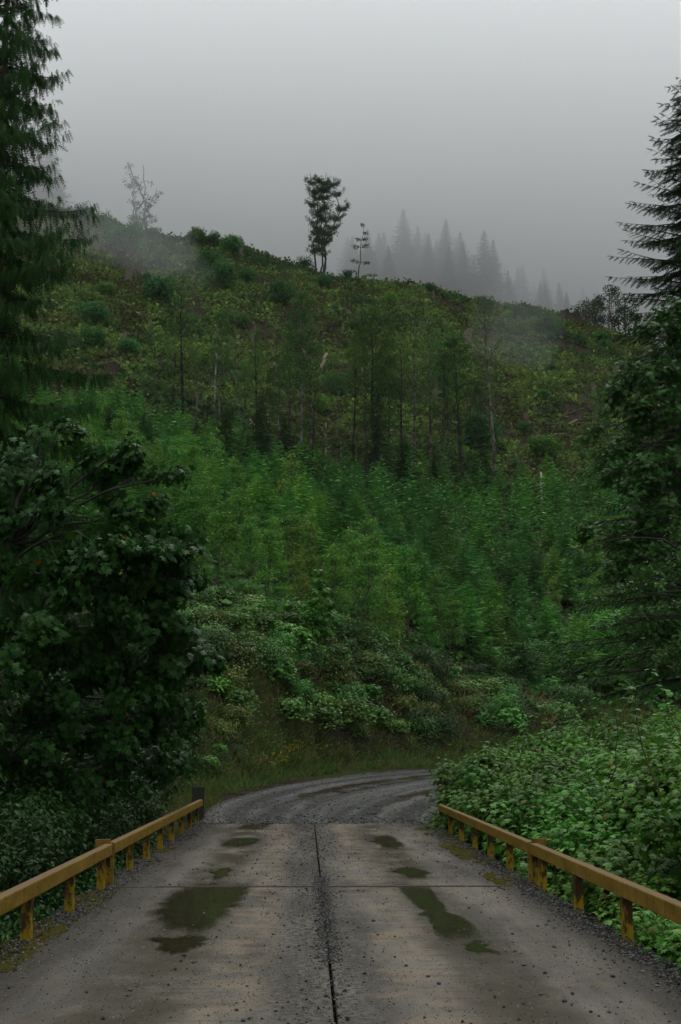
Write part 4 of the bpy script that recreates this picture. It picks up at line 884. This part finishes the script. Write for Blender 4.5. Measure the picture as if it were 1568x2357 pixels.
bare = lambda x, y, r: fbm(x / 6, y / 6, 44, 3) + .25 * (fbm(x / 30, y / 30, 45, 2) - .5) > .24 + .16 * r.random(len(x))
cover("clearcut_herbs", "green herbs and ferns regrowing over the logged hillside", 41000, reg_cc, .53, CLR, CHIP, 91, 7, .40, bare, HERB, .7, .42, 9.0)
cover("clearcut_grass", "low pale grass patches on the logged hillside", 6000, reg_cc, .7, [(.07, .08, .03), (.10, .10, .045), (.12, .11, .055)], BLADE, 92, 8, .4, lambda x, y, r: fbm(x / 8, y / 8, 49, 3) > .5, HERB, .9, .1)
cover("logging_debris", "brown broken branches and bark left on the logged hillside", 6500, reg_cc, 1.0, [(.035, .029, .023), (.06, .05, .041), (.09, .08, .068), (.045, .034, .026)], BLADE, 93, 5, .7, lambda x, y, r: fbm(x / 6, y / 6, 44, 3) < .58, BARK, .12, .15)

# ------------------------------------------------------------------ stumps, logs and bushes on the clearcut
rng = np.random.default_rng(111)
def stump_mesh(r, h, r0, tone):
    mb = MB(); k, sd = 6, 11; z = np.array([-.5, 0, .2, .5, .8, 1.0]) * h; z[0] = -.5; rad = r0 * np.array([1.5, 1.35, 1.08, .97, .93, .92])
    th = np.arange(sd) / sd * 6.2832; V = []
    fl = 1 + .18 * np.sin(th * 3 + r.uniform(0, 6)) + r.normal(0, .07, sd)
    for i in range(k):
        zz = z[i] + (r.normal(0, .09 * h, sd) if i == k - 1 else 0)
        V.append(np.column_stack([np.cos(th) * rad[i] * (1 + (fl - 1) * (1.4 - z[i] / h)), np.sin(th) * rad[i] * (1 + (fl - 1) * (1.4 - z[i] / h)), np.broadcast_to(zz, sd)]))
    V = np.concatenate(V + [[[0, 0, h * .97]]]); T = []
    for i in range(k - 1):
        for j in range(sd): a, b_ = i * sd + j, i * sd + (j + 1) % sd; T += [(a, b_, b_ + sd), (a, b_ + sd, a + sd)]
    mb.add(V, T, tone); T2 = [((k - 1) * sd + j, (k - 1) * sd + (j + 1) % sd, k * sd) for j in range(sd)]; mb.add(V, T2, (.2, .14, .09), 1)
    return mb.mesh("stump", BARK, CUT)
STUMP = [stump_mesh(rng, h, r, t) for h, r, t in [(.9, .5, (.050, .040, .032)), (1.2, .42, (.10, .078, .062)), (.7, .6, (.038, .028, .022)), (2.0, .38, (.12, .10, .08)), (1.0, .7, (.036, .028, .022)), (1.4, .5, (.062, .047, .036))]]
def stump(px, py, k, sc, label=None, group="stumps on the clearcut"):
    p = ground(px, py, 140, 300); o = obj("tree_stump", STUMP[k % 6], None, (p[0], p[1], p[2] - .05), (px * 3.7) % 6.28, sc)
    o.rotation_euler = (rng.normal(0, .06), rng.normal(0, .06), (px * 3.7) % 6.28)
    tag(o, label or "weathered stump on the logged hillside, " + ("in the half by the cedar" if px < 740 else "in the half by the pointed conifer"), "stump", group)
for px, py, k, s, lb in [(295, 655, 3, 1.5, "tall pale split stump above the leftmost round regrowth bushes"), (1300, 728, 4, 1.6, "dark broken stump standing out on the skyline near the conifer"), (1322, 742, 4, 1.7, "wide dark stump on the skyline below the broken one"), (945, 655, 2, 1.5, "dark stump on the crest below the fogged forest"), (1075, 800, 3, 1.5, "tall pale stump in the middle of the right slope"), (1205, 712, 4, 1.2, "dark stump on the skyline beside the round crest bush"), (222, 585, 1, 1.5, "pale grey stump on the misty left slope"), (282, 600, 2, 1.9, "dark stump on the misty slope below the big crest bush"), (168, 578, 1, 1.4, "pale stump farthest left on the misty slope"), (258, 865, 0, 1.9, "wide brown stump low on the left slope"), (645, 862, 4, 1.3, "dark stump in the middle of the lower slope"), (905, 700, 0, 1.5, "reddish stump in front of a bright bush near the crest")]:
    stump(px, py, k, s, lb, None)
for i in range(150):
    px, py = rng.uniform(90, 1450), None; yc_ = np.interp(px, [p[0] for p in _cr], [p[1] for p in _cr]); py = yc_ + 4 + (1000 - yc_) * rng.random() ** 1.5 * .95
    stump(px, py, int(rng.integers(0, 6)), rng.uniform(.45, 1.0))
LOG = []
for k in range(5):
    mb = MB(); L = [5, 8, 3.5, 6.5, 11][k]; r0 = [.22, .16, .2, .12, .2][k]; s = np.linspace(-.5, .5, 7); pth = np.column_stack([s * L, rng.normal(0, .05, 7), rng.normal(0, .04, 7)])
    tube(mb, pth, r0 * (1 - .25 * (s + .5)), 7, [(.20, .165, .135), (.09, .07, .055), (.24, .20, .17), (.12, .095, .075), (.07, .055, .04)][k], 0, True, .12, rng); LOG.append(mb.mesh("fallen_log", BARK))
def log(px, py, k, rz, sc, label=None, tilt=None, group="logs on the clearcut", lift=.15):
    p = ground(px, py, 100, 300); L = [5, 8, 3.5, 6.5, 11][k % 5] * sc; d = np.array([math.cos(rz), math.sin(rz)])
    za, zb = zat(p[0] - d[0] * L / 2, p[1] - d[1] * L / 2), zat(p[0] + d[0] * L / 2, p[1] + d[1] * L / 2)
    o = obj("fallen_log", LOG[k % 5], None, (p[0], p[1], (za + zb) / 2 + lift), 0, sc); o.rotation_euler = (0, -math.atan2(zb - za, L) if tilt is None else -tilt, rz)
    tag(o, label or "fallen log lying on the logged hillside", "log", group)
log(417, 612, 2, 2.3, 1.3, "pale log lying diagonally below the crest bushes", group=None); log(630, 618, 2, 1.2, 1.2, "short pale log on the crest slope left of the tall tree", group=None)
log(742, 862, 2, 1.1, 1.4, "pale broken log leaning in the middle of the slope", .95, None, 1.2)
log(1320, 985, 4, .1, 1.3, "long mossy log lying level across the slope at the right", group=None); log(1380, 1080, 1, .3, 1.4, "brown log in the slash pile near the maple", group=None)
for i in range(26): log(rng.uniform(1170, 1430), rng.uniform(985, 1100), int(rng.integers(0, 5)), rng.uniform(-.5, .6), rng.uniform(.4, .8), "thin log in the slash heap at the foot of the clearcut", None, "logs in the slash heap")
for i in range(70):
    px = rng.uniform(120, 1450); yc_ = np.interp(px, [p[0] for p in _cr], [p[1] for p in _cr]); log(px, yc_ + 8 + (1020 - yc_) * rng.random() ** 1.2, int(rng.integers(0, 5)), rng.uniform(0, 3.14), rng.uniform(.35, .8))

RB = []
for k in range(6):
    mb = MB(); c = [(.034, .105, .050), (.044, .125, .056), (.028, .085, .046), (.065, .155, .05), (.042, .115, .064), (.10, .19, .045)][k]
    for q in range(16):
        u = sph(rng, 1)[0] * [1, 1, .8]; u[2] = abs(u[2]) + .12; leafy(mb, rng, u * rng.uniform(.3, .75) * 2 + UP * .4, rng.uniform(.45, .8), 190, CHIP, .22, c, .2, .55, .9, .45)
    RB.append(mb.mesh("regrowth_bush", HERB))
def rbush(px, py, wpx, k, label=None, group="regrowth bushes on the clearcut", hs=1.0):
    wpx *= 1.55; p = ground(px, py + wpx * .38, 130, 300); sc = wpx / F_PX * p[1] / 3.6; o = obj("regrowth_bush", RB[k % 6], None, (p[0], p[1], p[2] + .1 * sc), (px * 1.7) % 6.28, (sc * .85, sc * .85, sc * hs * 1.2)); tag(o, label or "round regrowth bush on the logged hillside", "bush", group)
for px, py, w, k, lb in [(190, 487, 36, 0, "upright dark bush on the misty skyline, leftmost of the crest bushes"), (245, 508, 46, 1, "rounded bush on the misty skyline, second from the cedar"), (292, 540, 74, 4, "largest bush on the misty skyline below the ghostly tree"), (350, 535, 38, 1, "bush on the skyline just right of the ghostly tree"), (453, 540, 44, 3, "pale green bush on the skyline left of two close ones"), (490, 548, 30, 0, "small dark bush on the middle skyline"), (535, 555, 48, 1, "wide bush on the skyline before it drops to the tall tree"), (700, 595, 36, 0, "bush on the skyline just left of the tall tree"), (512, 630, 66, 2, "large dark round bush below the middle skyline"), (480, 595, 56, 0, "broad bush between the skyline and the large dark round one"), (365, 665, 66, 2, "large dark bush on the left slope under the mist wisp"), (650, 672, 56, 2, "dark round bush below the skyline left of the tall tree"), (295, 792, 44, 1, "round bush alone low on the left slope"), (212, 712, 66, 4, "bush at the edge of the cedar sprays"), (215, 775, 54, 0, "lower bush at the edge of the cedar sprays"), (770, 882, 46, 2, "dark round bush beside the leaning broken log"), (742, 925, 44, 5, "bright yellow green bush below the leaning broken log"), (990, 660, 24, 0, "small bush on the skyline below the fogged forest"), (898, 685, 34, 5, "bright bush near the crest with a reddish stump before it"), (1115, 697, 38, 2, "dark bush on the right skyline"), (1180, 708, 40, 4, "bush and stump group on the right skyline"), (1262, 742, 58, 4, "widest bush of the right slope below the skyline"), (1220, 747, 34, 5, "bright bush beside the widest one on the right slope"), (1382, 772, 36, 3, "bush on the right slope next to the conifer"), (1250, 1022, 60, 3, "bright bush in the slash heap at the foot of the clearcut"), (1392, 1065, 70, 1, "bush at the foot of the clearcut behind the maple"), (570, 632, 34, 0, "small bush right of the large dark round one"), (745, 648, 36, 2, "dark bush below the base of the tall tree"), (545, 732, 46, 4, "grey green bush in the middle of the left slope"), (370, 578, 30, 5, "small bright bush on the misty slope"), (245, 662, 40, 3, "spreading bright bush by the tall pale split stump"), (1105, 990, 80, 2, "dark crowned bush among the pale alder trunks"), (800, 633, 26, 2, "small dark bush at the foot of the spindly crest tree")]:
    rbush(px, py, w, k, lb, None, 1.15 if k in (0, 2) else 1.0)
for i in range(70):
    px = rng.uniform(140, 1450); yc_ = np.interp(px, [p[0] for p in _cr], [p[1] for p in _cr]); rbush(px, yc_ + 10 + (1080 - yc_) * rng.random(), rng.uniform(12, 30), int(rng.integers(0, 6)))

# ------------------------------------------------------------------ row of thin alders at the foot of the clearcut
rng = np.random.default_rng(131)
def alder(rng, H, sparse, col, bark, lean=.03):
    tr, cr = MB(), MB(); k = 14; s = np.linspace(0, 1, k)
    w = np.cumsum(rng.normal(0, .012 * H / 3, (k, 2)), 0) * .6; path = np.column_stack([lean * H * s ** 1.3 + w[:, 0], w[:, 1], -.5 + (H + .5) * s]); r0 = .0105 * H + .03
    tube(tr, path, r0 * (1 - .93 * s), 6, bark, 0); n = 30
    for i in range(n):
        t = .38 + .6 * (i + rng.random()) / n; f = t * (k - 1); j = int(f); p0 = path[j] * (1 - f + j) + path[min(j + 1, k - 1)] * (f - j)
        az = i * 2.4 + rng.uniform(-.5, .5); L = H * (.22 * (1.08 - t) + .03) * rng.uniform(.7, 1.25); e = p0 + np.array([math.cos(az) * L * .72, math.sin(az) * L * .72, L * .85])
        bp = limb(tr, rng, p0, e, .02 + .0015 * H * (1 - t), .008, 6, -.04, 3, np.array(bark) * .8)
        for q in range(2):
            e2 = bp[3] + (e - p0) * rng.uniform(.3, .55) + rng.normal(0, .12 * L, 3); limb(tr, rng, bp[2 + q], e2, .015, .006, 4, 0, 3, np.array(bark) * .7); leafy(cr, rng, e2, .5 + .1 * L, int(26 * sparse), CHIP, .2, col, .2, .0, .4, .3)
        leafy(cr, rng, bp[4], .55 + .12 * L, int(34 * sparse), CHIP, .2, col, .2, .0, .4, .3)
    for i in range(12):     # leaf tufts low on the stem
        t = rng.uniform(.12, .45); p0 = path[int(t * (k - 1))]; a = rng.uniform(0, 6.28); e = p0 + np.array([math.cos(a), math.sin(a), .35]) * rng.uniform(.5, 1.3); limb(tr, rng, p0, e, .015, .006, 4, .05, 3, np.array(bark) * .7); leafy(cr, rng, e, .6, int(22 * sparse), CHIP, .22, col, .3, .0, .4, .3)
    return tr, cr
A_T = []
for k in range(6):
    bark = [(.10, .095, .085), (.16, .15, .135), (.035, .032, .028), (.13, .12, .11), (.06, .056, .05), (.15, .14, .125)][k]; sp = [.9, .25, .6, 1.4, 1.3, .35][k]
    tr, cr = alder(rng, 18, sp, [(.05, .10, .04), (.07, .115, .048), (.045, .08, .038), (.036, .085, .036), (.042, .092, .036), (.075, .115, .045)][k], bark, rng.uniform(-.07, .08))
    A_T.append([("trunk", tr.mesh("trunk", BARK_M)), ("crown", cr.mesh("crown", HERB))])
def put_tree(tmpl, px, yb, yt, H0, name, label, group=None, y0=120, wide=1.0, y1=300):
    p = ground(px, yb, y0, y1); H = at(px, yt, p[1])[2] - p[2]; s = H / H0
    return thing(name, tmpl, label, "tree", tuple(p), (px * 2.3) % 6.28, (s * wide, s * wide, s), group)
for px, yb, yt, k, lb in [(418, 1035, 640, 2, "tall dark stemmed alder standing alone at the left of the alder row"), (1140, 1135, 690, 1, "tall pale mottled alder with thin bare crown, rightmost tall one of the row"), (990, 1075, 725, 5, "pale alder with spreading bare fan of twigs in the middle of the row"), (690, 1110, 690, 3, "leafy alder with mottled trunk left of the bare snag"), (845, 1050, 720, 0, "slim pale alder just right of the bare snag"), (545, 960, 720, 1, "thin faint alder between the dark stemmed one and the leafy one"), (398, 1000, 780, 2, "slim dark alder close beside the tall dark stemmed one"), (1380, 1165, 900, 4, "slim alder at the foot of the slope behind the big maple")]:
    put_tree(A_T[k], px, yb, yt, 18, "alder_tree", lb)
for i, (px, yb, yt) in enumerate([(505, 980, 720), (590, 1010, 760), (640, 1050, 740), (668, 1080, 770), (715, 1100, 720), (865, 1090, 710), (895, 1080, 760), (925, 1100, 790), (955, 1090, 745), (1018, 1110, 770), (1035, 1100, 820), (1065, 1120, 780), (1105, 1120, 880), (815, 1090, 800), (785, 1080, 830), (560, 1040, 830), (450, 1040, 800), (870, 1100, 860), (620, 1080, 850), (720, 1110, 880), (1200, 1150, 990)]):
    put_tree(A_T[(i * 5 + 3) % 6], px, yb, yt, 18, "alder_tree", "thin alder in the row below the clearcut, " + ("left of the bare brown snag" if px < 750 else "right of the bare brown snag"), "thin alders below the clearcut", wide=.75 + .12 * ((i * 7) % 6))
# dark conifers among them
D_T = []
for k in range(3):
    tr, cr = conifer(rng, 9, 2.6, 170, [(.020, .052, .030), (.018, .046, .030), (.022, .058, .028)][k], FROND_S, .75, .25, .12, .2, .03, .7, .4, .2, False); D_T.append([("trunk", tr.mesh("trunk", BARK)), ("crown", cr.mesh("crown", NEEDLE))])
for px, yb, yt, k, lb, w in [(600, 1125, 900, 0, "dark green conifer, tallest of the dark group left of the snag", 1), (655, 1120, 955, 1, "dark conifer beside the bare snag", 1), (520, 1110, 930, 2, "dark conifer left of the tallest dark one", .9), (930, 1165, 995, 1, "broad blue black spruce in the middle at the foot of the clearcut", 1.25), (870, 1130, 890, 0, "slim dark conifer just left of the broad spruce", .7), (570, 1115, 1000, 1, "low dark conifer in the dark group", 1.1), (1110, 1150, 960, 2, "dark leafy conifer beside the tall pale mottled alder", .8), (450, 1090, 960, 2, "mid green conifer near the tall dark stemmed alder", .9), (700, 1130, 1010, 0, "small dark conifer behind the thin white snag", 1.0), (1000, 1160, 1040, 2, "small conifer right of the broad spruce", 1.0), (250, 1050, 930, 2, "mid green conifer behind the maple at the left", 1.0), (330, 1060, 950, 0, "bluish conifer above the maple top", 1.0)]:
    put_tree(D_T[k], px, yb, yt, 9, "dark_conifer", lb, None, 100, w)
def snag(px, yb, yt, r0, label, lean=0.0, col=(.26, .24, .21)):
    p = ground(px, yb, 100); H = at(px, yt, p[1])[2] - p[2]; mb = MB(); s = np.linspace(0, 1, 9); tube(mb, np.column_stack([lean * H * s + rng.normal(0, .02, 9), rng.normal(0, .02, 9), -.5 + (H + .5) * s]), r0 * (1 - .45 * s), 7, col, 0, True, .12, rng)
    st = MB()
    for q in range(4): t = rng.uniform(.4, .95); a = rng.uniform(0, 6.28); limb(st, rng, (lean * H * t, 0, t * H), (lean * H * t + math.cos(a) * .6, math.sin(a) * .6, t * H + .2), .025, .01, 4, 0, 3, col)
    thing("dead_snag", [("trunk", mb.mesh("trunk", BARK_M)), ("broken_branches", st.mesh("broken_branches", BARK))], label, "tree", tuple(p))
snag(750, 1115, 972, .17, "bare brown snag standing in the middle of the alder row", 0, (.17, .13, .11)); snag(1247, 1165, 1085, .17, "short white snag standing alone at the right foot of the clearcut", .0, (.42, .41, .38)); snag(697, 1130, 1088, .1, "thin white snag among the dark conifers"); snag(493, 935, 745, .13, "thin pale leaning dead stem near the tall dark stemmed alder", .03)

# ------------------------------------------------------------------ trees on the crest
rng = np.random.default_rng(151)
def crest_tree(px, yb, yt, wpx, label, nstem, sparse, col, shape="narrow", name="crest_tree"):
    p = ground(px, yb, 150, 300); H = at(px, yt, p[1])[2] - p[2]; W = wpx / F_PX * p[1] * .55; tr, cr = MB(), MB()
    for q in range(nstem):
        off = (q - (nstem - 1) / 2) * W * .26; e = np.array([off * 1.3 + rng.normal(0, .2), rng.normal(0, .8), H * rng.uniform(.86, 1)])
        sp = limb(tr, rng, (off * .16, rng.normal(0, .1), -.5), e, .24, .04, 12, .0, 6, (.07, .065, .06))
        for i in range(95):
            t = rng.uniform(.3, 1.0); p0 = sp[int(t * 11)]; a = rng.uniform(0, 6.28); L = W * (.12 + .34 * math.sin(min(1, t * 1.05) * 2.6)) * rng.uniform(.4, 1.1); c = p0 + np.array([math.cos(a) * L, math.sin(a) * L, L * .75])
            limb(tr, rng, p0, c, .04, .012, 5, .0, 3, (.05, .045, .04)); leafy(cr, rng, c, rng.uniform(.4, .8), int(4 * sparse), CHIP, .24, col, .3, .0, .4, .35, (.8, .8, 1.2)); leafy(cr, rng, p0 * .6 + c * .4, .6, int(2.5 * sparse), CHIP, .24, col, .3, .0, .4, .35)
    thing(name, [("trunk", tr.mesh("trunk", BARK)), ("crown", cr.mesh("crown", LEAF))], label, "tree", tuple(p))
crest_tree(742, 632, 392, 92, "tall slim many stemmed tree standing alone on the crest", 4, 9.0, (.05, .092, .055))
# spindly tree with few tiers
p = ground(828, 645, 150, 300); H = at(832, 520, p[1])[2] - p[2]; tr, cr = MB(), MB(); sp = limb(tr, rng, (0, 0, -.4), (.8, 0, H), .14, .03, 10, 0, 5, (.07, .065, .055))
for t, L, n in [(.2, 3.2, 40), (.24, -1.6, 14), (.5, 1.6, 26), (.55, -1.7, 30), (.7, 1.3, 30), (.72, -1.2, 26), (.85, .9, 30), (.88, -1.0, 26), (.97, .5, 22), (1.0, -.3, 18)]:
    p0 = sp[min(9, int(t * 9))]; e = p0 + np.array([L, rng.normal(0, .5), .25 * abs(L)]); limb(tr, rng, p0, e, .045, .012, 5, .08, 3, (.07, .065, .055))
    for f in (.45, .75, 1.0): leafy(cr, rng, p0 + (e - p0) * f, .5, max(8, n), CHIP, .27, (.05, .085, .035), .3, .0, .5)
thing("spindly_tree", [("trunk", tr.mesh("trunk", BARK)), ("crown", cr.mesh("crown", LEAF))], "small spindly tree with a few tiers of leaves right of the tall crest tree", "tree", tuple(p))
# ghostly tree in the mist
a0, _ = tan_col(312, 520); yg = 292.0; pg = np.array([a0 * yg, yg, zat(a0 * yg, yg)]); Hg = at(315, 375, yg)[2] - pg[2]; tr, cr = MB(), MB()
for e, r_ in [((-1.6, 0, Hg), .3), ((1.4, 0, Hg * .97), .26), ((-.2, .4, Hg * .85), .2), ((4.4, 0, Hg * .68), .22)]:
    sp = limb(tr, rng, (0, 0, -.5) if e[0] < 4 else (.6, 0, Hg * .15), e, r_, .05, 22, 0, 5, (.06, .056, .05))[::2]
    for i in range(18): q = sp[rng.integers(3, 10)]; c = q + rng.normal(0, 1, 3) * [.8, .8, .8]; limb(tr, rng, q, c, .06, .02, 4, 0, 3, (.06, .056, .05)); leafy(cr, rng, c, .7, 22, CHIP, .36, (.03, .05, .03), .3, .1, .4)
for i in range(16): leafy(cr, rng, np.array([rng.normal(0, 1.1), rng.normal(0, 1), rng.uniform(.5, Hg * .33)]), 1.1, 60, CHIP, .36, (.03, .055, .03), .2, .2, .4)
thing("misty_tree", [("trunk", tr.mesh("trunk", BARK)), ("crown", cr.mesh("crown", LEAF))], "ghostly forked tree half lost in mist on the left skyline", "tree", tuple(pg))

# forest behind the crest, in the fog
rng = np.random.default_rng(171); FC = []
for k in range(5):
    tr, cr = conifer(rng, 34, [8.0, 7.0, 8.6, 6.4, 7.4][k], 230, (.022, .048, .030), comb(2, .40, .12, .1, .3), 2.3, .3, .1, .1, [.25, .32, .2, .36, .28][k], 1.05, .40, .25, False, (.16, .15, .14), .3, sides=5)
    FC.append([("trunk", tr.mesh("trunk", BARK)), ("crown", cr.mesh("crown", NEEDLE))])
def fog_tree(px, yt, Y, k, label, group):
    d = ray(px, yt); x = d[0] / d[1] * Y; z = zat(x, Y); top = CAM_Z + d[2] / d[1] * Y; s = max(.35, (top - z) / 34); wd = min(s * 1.35, 1.45)
    thing("forest_conifer", FC[k % 5], label, "tree", (x, Y, z), (px * 1.1) % 6.28, (wd, wd, s), group)
for i, (px, yt, Y) in enumerate([(928, 478, 366), (1025, 503, 358), (1113, 527, 350), (1135, 548, 352), (960, 520, 372), (1060, 530, 362)]):
    fog_tree(px, yt, Y, i, ["tallest conifer top rising from the fogged forest, nearest the tall crest tree", "pointed conifer top in the middle of the fogged forest", "pointed conifer top at the right of the fogged forest", "conifer top just right of the pointed right one in the fog", "lower conifer right of the tallest fogged top", "lower conifer right of the middle fogged top"][i], None)
for i in range(95):
    px = rng.uniform(790, 1400); yt = np.interp(px, [800, 900, 1000, 1100, 1200, 1300, 1360], [540, 505, 530, 560, 600, 630, 660]) + rng.uniform(0, 70); fog_tree(px, yt, rng.uniform(346, 410), i, "dim conifer fading into the fog behind the crest, " + ("under the tallest fogged tops" if px < 1080 else "towards the pointed near conifer"), "fogged forest conifers")
for i, (px, yt, Y) in enumerate([(118, 312, 305), (92, 335, 310), (60, 330, 315), (30, 300, 312), (5, 320, 308), (75, 370, 304), (140, 400, 318)]):
    fog_tree(px, yt, Y, i, "grey conifer in the misty stand behind the cedar", "misty conifers behind the cedar")
# leafy trees in the mist at the right end of the crest
for i, (px, yt, w) in enumerate([(1405, 645, 80), (1440, 655, 70), (1350, 685, 80), (1370, 670, 60)]):
    a0, _ = tan_col(px, 740); Y = 292 + i * 5; x = a0 * Y; z = zat(x, Y); H = at(px, yt, Y)[2] - z; W = w / F_PX * Y / 2; st, fo = MB(), MB()
    limb(st, rng, (0, 0, -.5), (0, 0, H * .8), .25, .08, 6, 0, 6, (.12, .115, .1))
    for q in range(22): u = sph(rng, 1)[0]; c = np.array([u[0] * W * .75, u[1] * W * .75, H * (.58 + .3 * u[2])]); limb(st, rng, (0, 0, H * .35), c, .08, .02, 4, 0, 3, (.1, .09, .08)); leafy(fo, rng, c, W * .38, 60, CHIP, .42, (.035, .06, .03), .2, .2, .5)
    thing("misty_broadleaf_tree", [("trunk", st.mesh("trunk", BARK)), ("crown", fo.mesh("crown", LEAF))], ["round misty tree highest at the right end of the crest", "misty tree partly behind the pointed conifer", "low misty tree left of the round one at the crest end", "misty tree between the low one and the round one at the crest end"][i], "tree", (x, Y, z))

# ------------------------------------------------------------------ air: even haze, and the fog bank lying behind the crest
def volume_mat(name, dens, col):
    m, n, l = mat_new(name); v = n.new("ShaderNodeVolumePrincipled"); v.inputs["Density"].default_value = dens; v.inputs["Color"].default_value = (*col, 1); v.inputs["Anisotropy"].default_value = .0
    o = n.new("ShaderNodeOutputMaterial"); l.new(v.outputs[0], o.inputs["Volume"]); return m
mb = MB(); box(mb, (-760, -110, -8), (760, 800, 330)); tag(obj("haze", mb.mesh("haze", volume_mat("haze", .00006, (.93, .96, 1)))), "thin grey air over the valley", None, None, "stuff")
xs = np.linspace(-700, 700, 91); zs = np.linspace(40, 205, 56)
Zg, Xg = np.meshgrid(zs, xs, indexing='ij')
yf_ = 322 - .8 * np.clip(Zg - 95, -12, 45) - 48 * sstep(-10, -55, Xg) * sstep(150, 120, Zg) - 13 * sstep(18, 60, Xg) * sstep(150, 120, Zg) - 14 * (fbm(Xg / 40, Zg / 40, 61, 3) - .5) * sstep(150, 120, Zg)
yf_[0] = yf_[1]
nz_, nx_ = Zg.shape; front = np.stack([Xg, yf_, Zg], -1).reshape(-1, 3); back = np.stack([Xg, np.full_like(Xg, 640.), Zg], -1).reshape(-1, 3)
T = grid_tris(nz_, nx_); n0 = nz_ * nx_
idx = np.arange(n0).reshape(nz_, nx_); rim = np.concatenate([idx[0, :-1], idx[:-1, -1], idx[-1, :0:-1], idx[:0:-1, 0]]); nxt = np.roll(rim, -1)
Tr = np.concatenate([np.stack([rim, rim + n0, nxt + n0], 1), np.stack([rim, nxt + n0, nxt], 1)])
mb = MB(); mb.add(np.concatenate([front, back]), np.concatenate([T, T[:, ::-1] + n0, Tr]), (1, 1, 1)); FOG = volume_mat("fog", .0235, (.985, .995, 1))
tag(obj("fog_bank", mb.mesh("fog_bank", FOG)), "grey fog bank lying over the forest behind the crest", None, None, "stuff")

WISP = volume_mat("wisp", .004, (.95, .975, 1))
def wisp(px, py, Y, rx, rz_, label, tilt=0.0, ry=9.0):
    rx, rz_ = rx * 1.35, rz_ * 1.35
    import bmesh
    bm = bmesh.new(); bmesh.ops.create_uvsphere(bm, u_segments=24, v_segments=14, radius=1.0); V = np.array([v.co for v in bm.verts]); bmesh.ops.triangulate(bm, faces=bm.faces[:]); T = [[v.index for v in f.verts] for f in bm.faces]; bm.free()
    V = V * (.75 + .5 * fbm(V[:, 0] * 1.5 + px, V[:, 2] * 1.5 + py, 3, 2))[:, None] * [rx, ry, rz_]; mb = MB(); mb.add(V, T, (1, 1, 1), 0, True); p = at(px, py, Y)
    o = obj("mist_wisp", mb.mesh("mist_wisp", WISP), None, tuple(p)); o.rotation_euler = (0, tilt, 0); tag(o, label, None, None, "stuff")
wisp(300, 560, 236, 9, 9, "faint mist drifting over the left crest"); wisp(380, 640, 228, 8, 5, "wisp of mist trailing down the left slope", .5); wisp(210, 590, 232, 13, 8, "thin mist over the left slope"); wisp(1175, 770, 214, 6, 9, "faint wisp of mist on the right slope", .3); wisp(130, 500, 240, 16, 9, "mist hanging behind the cedar")
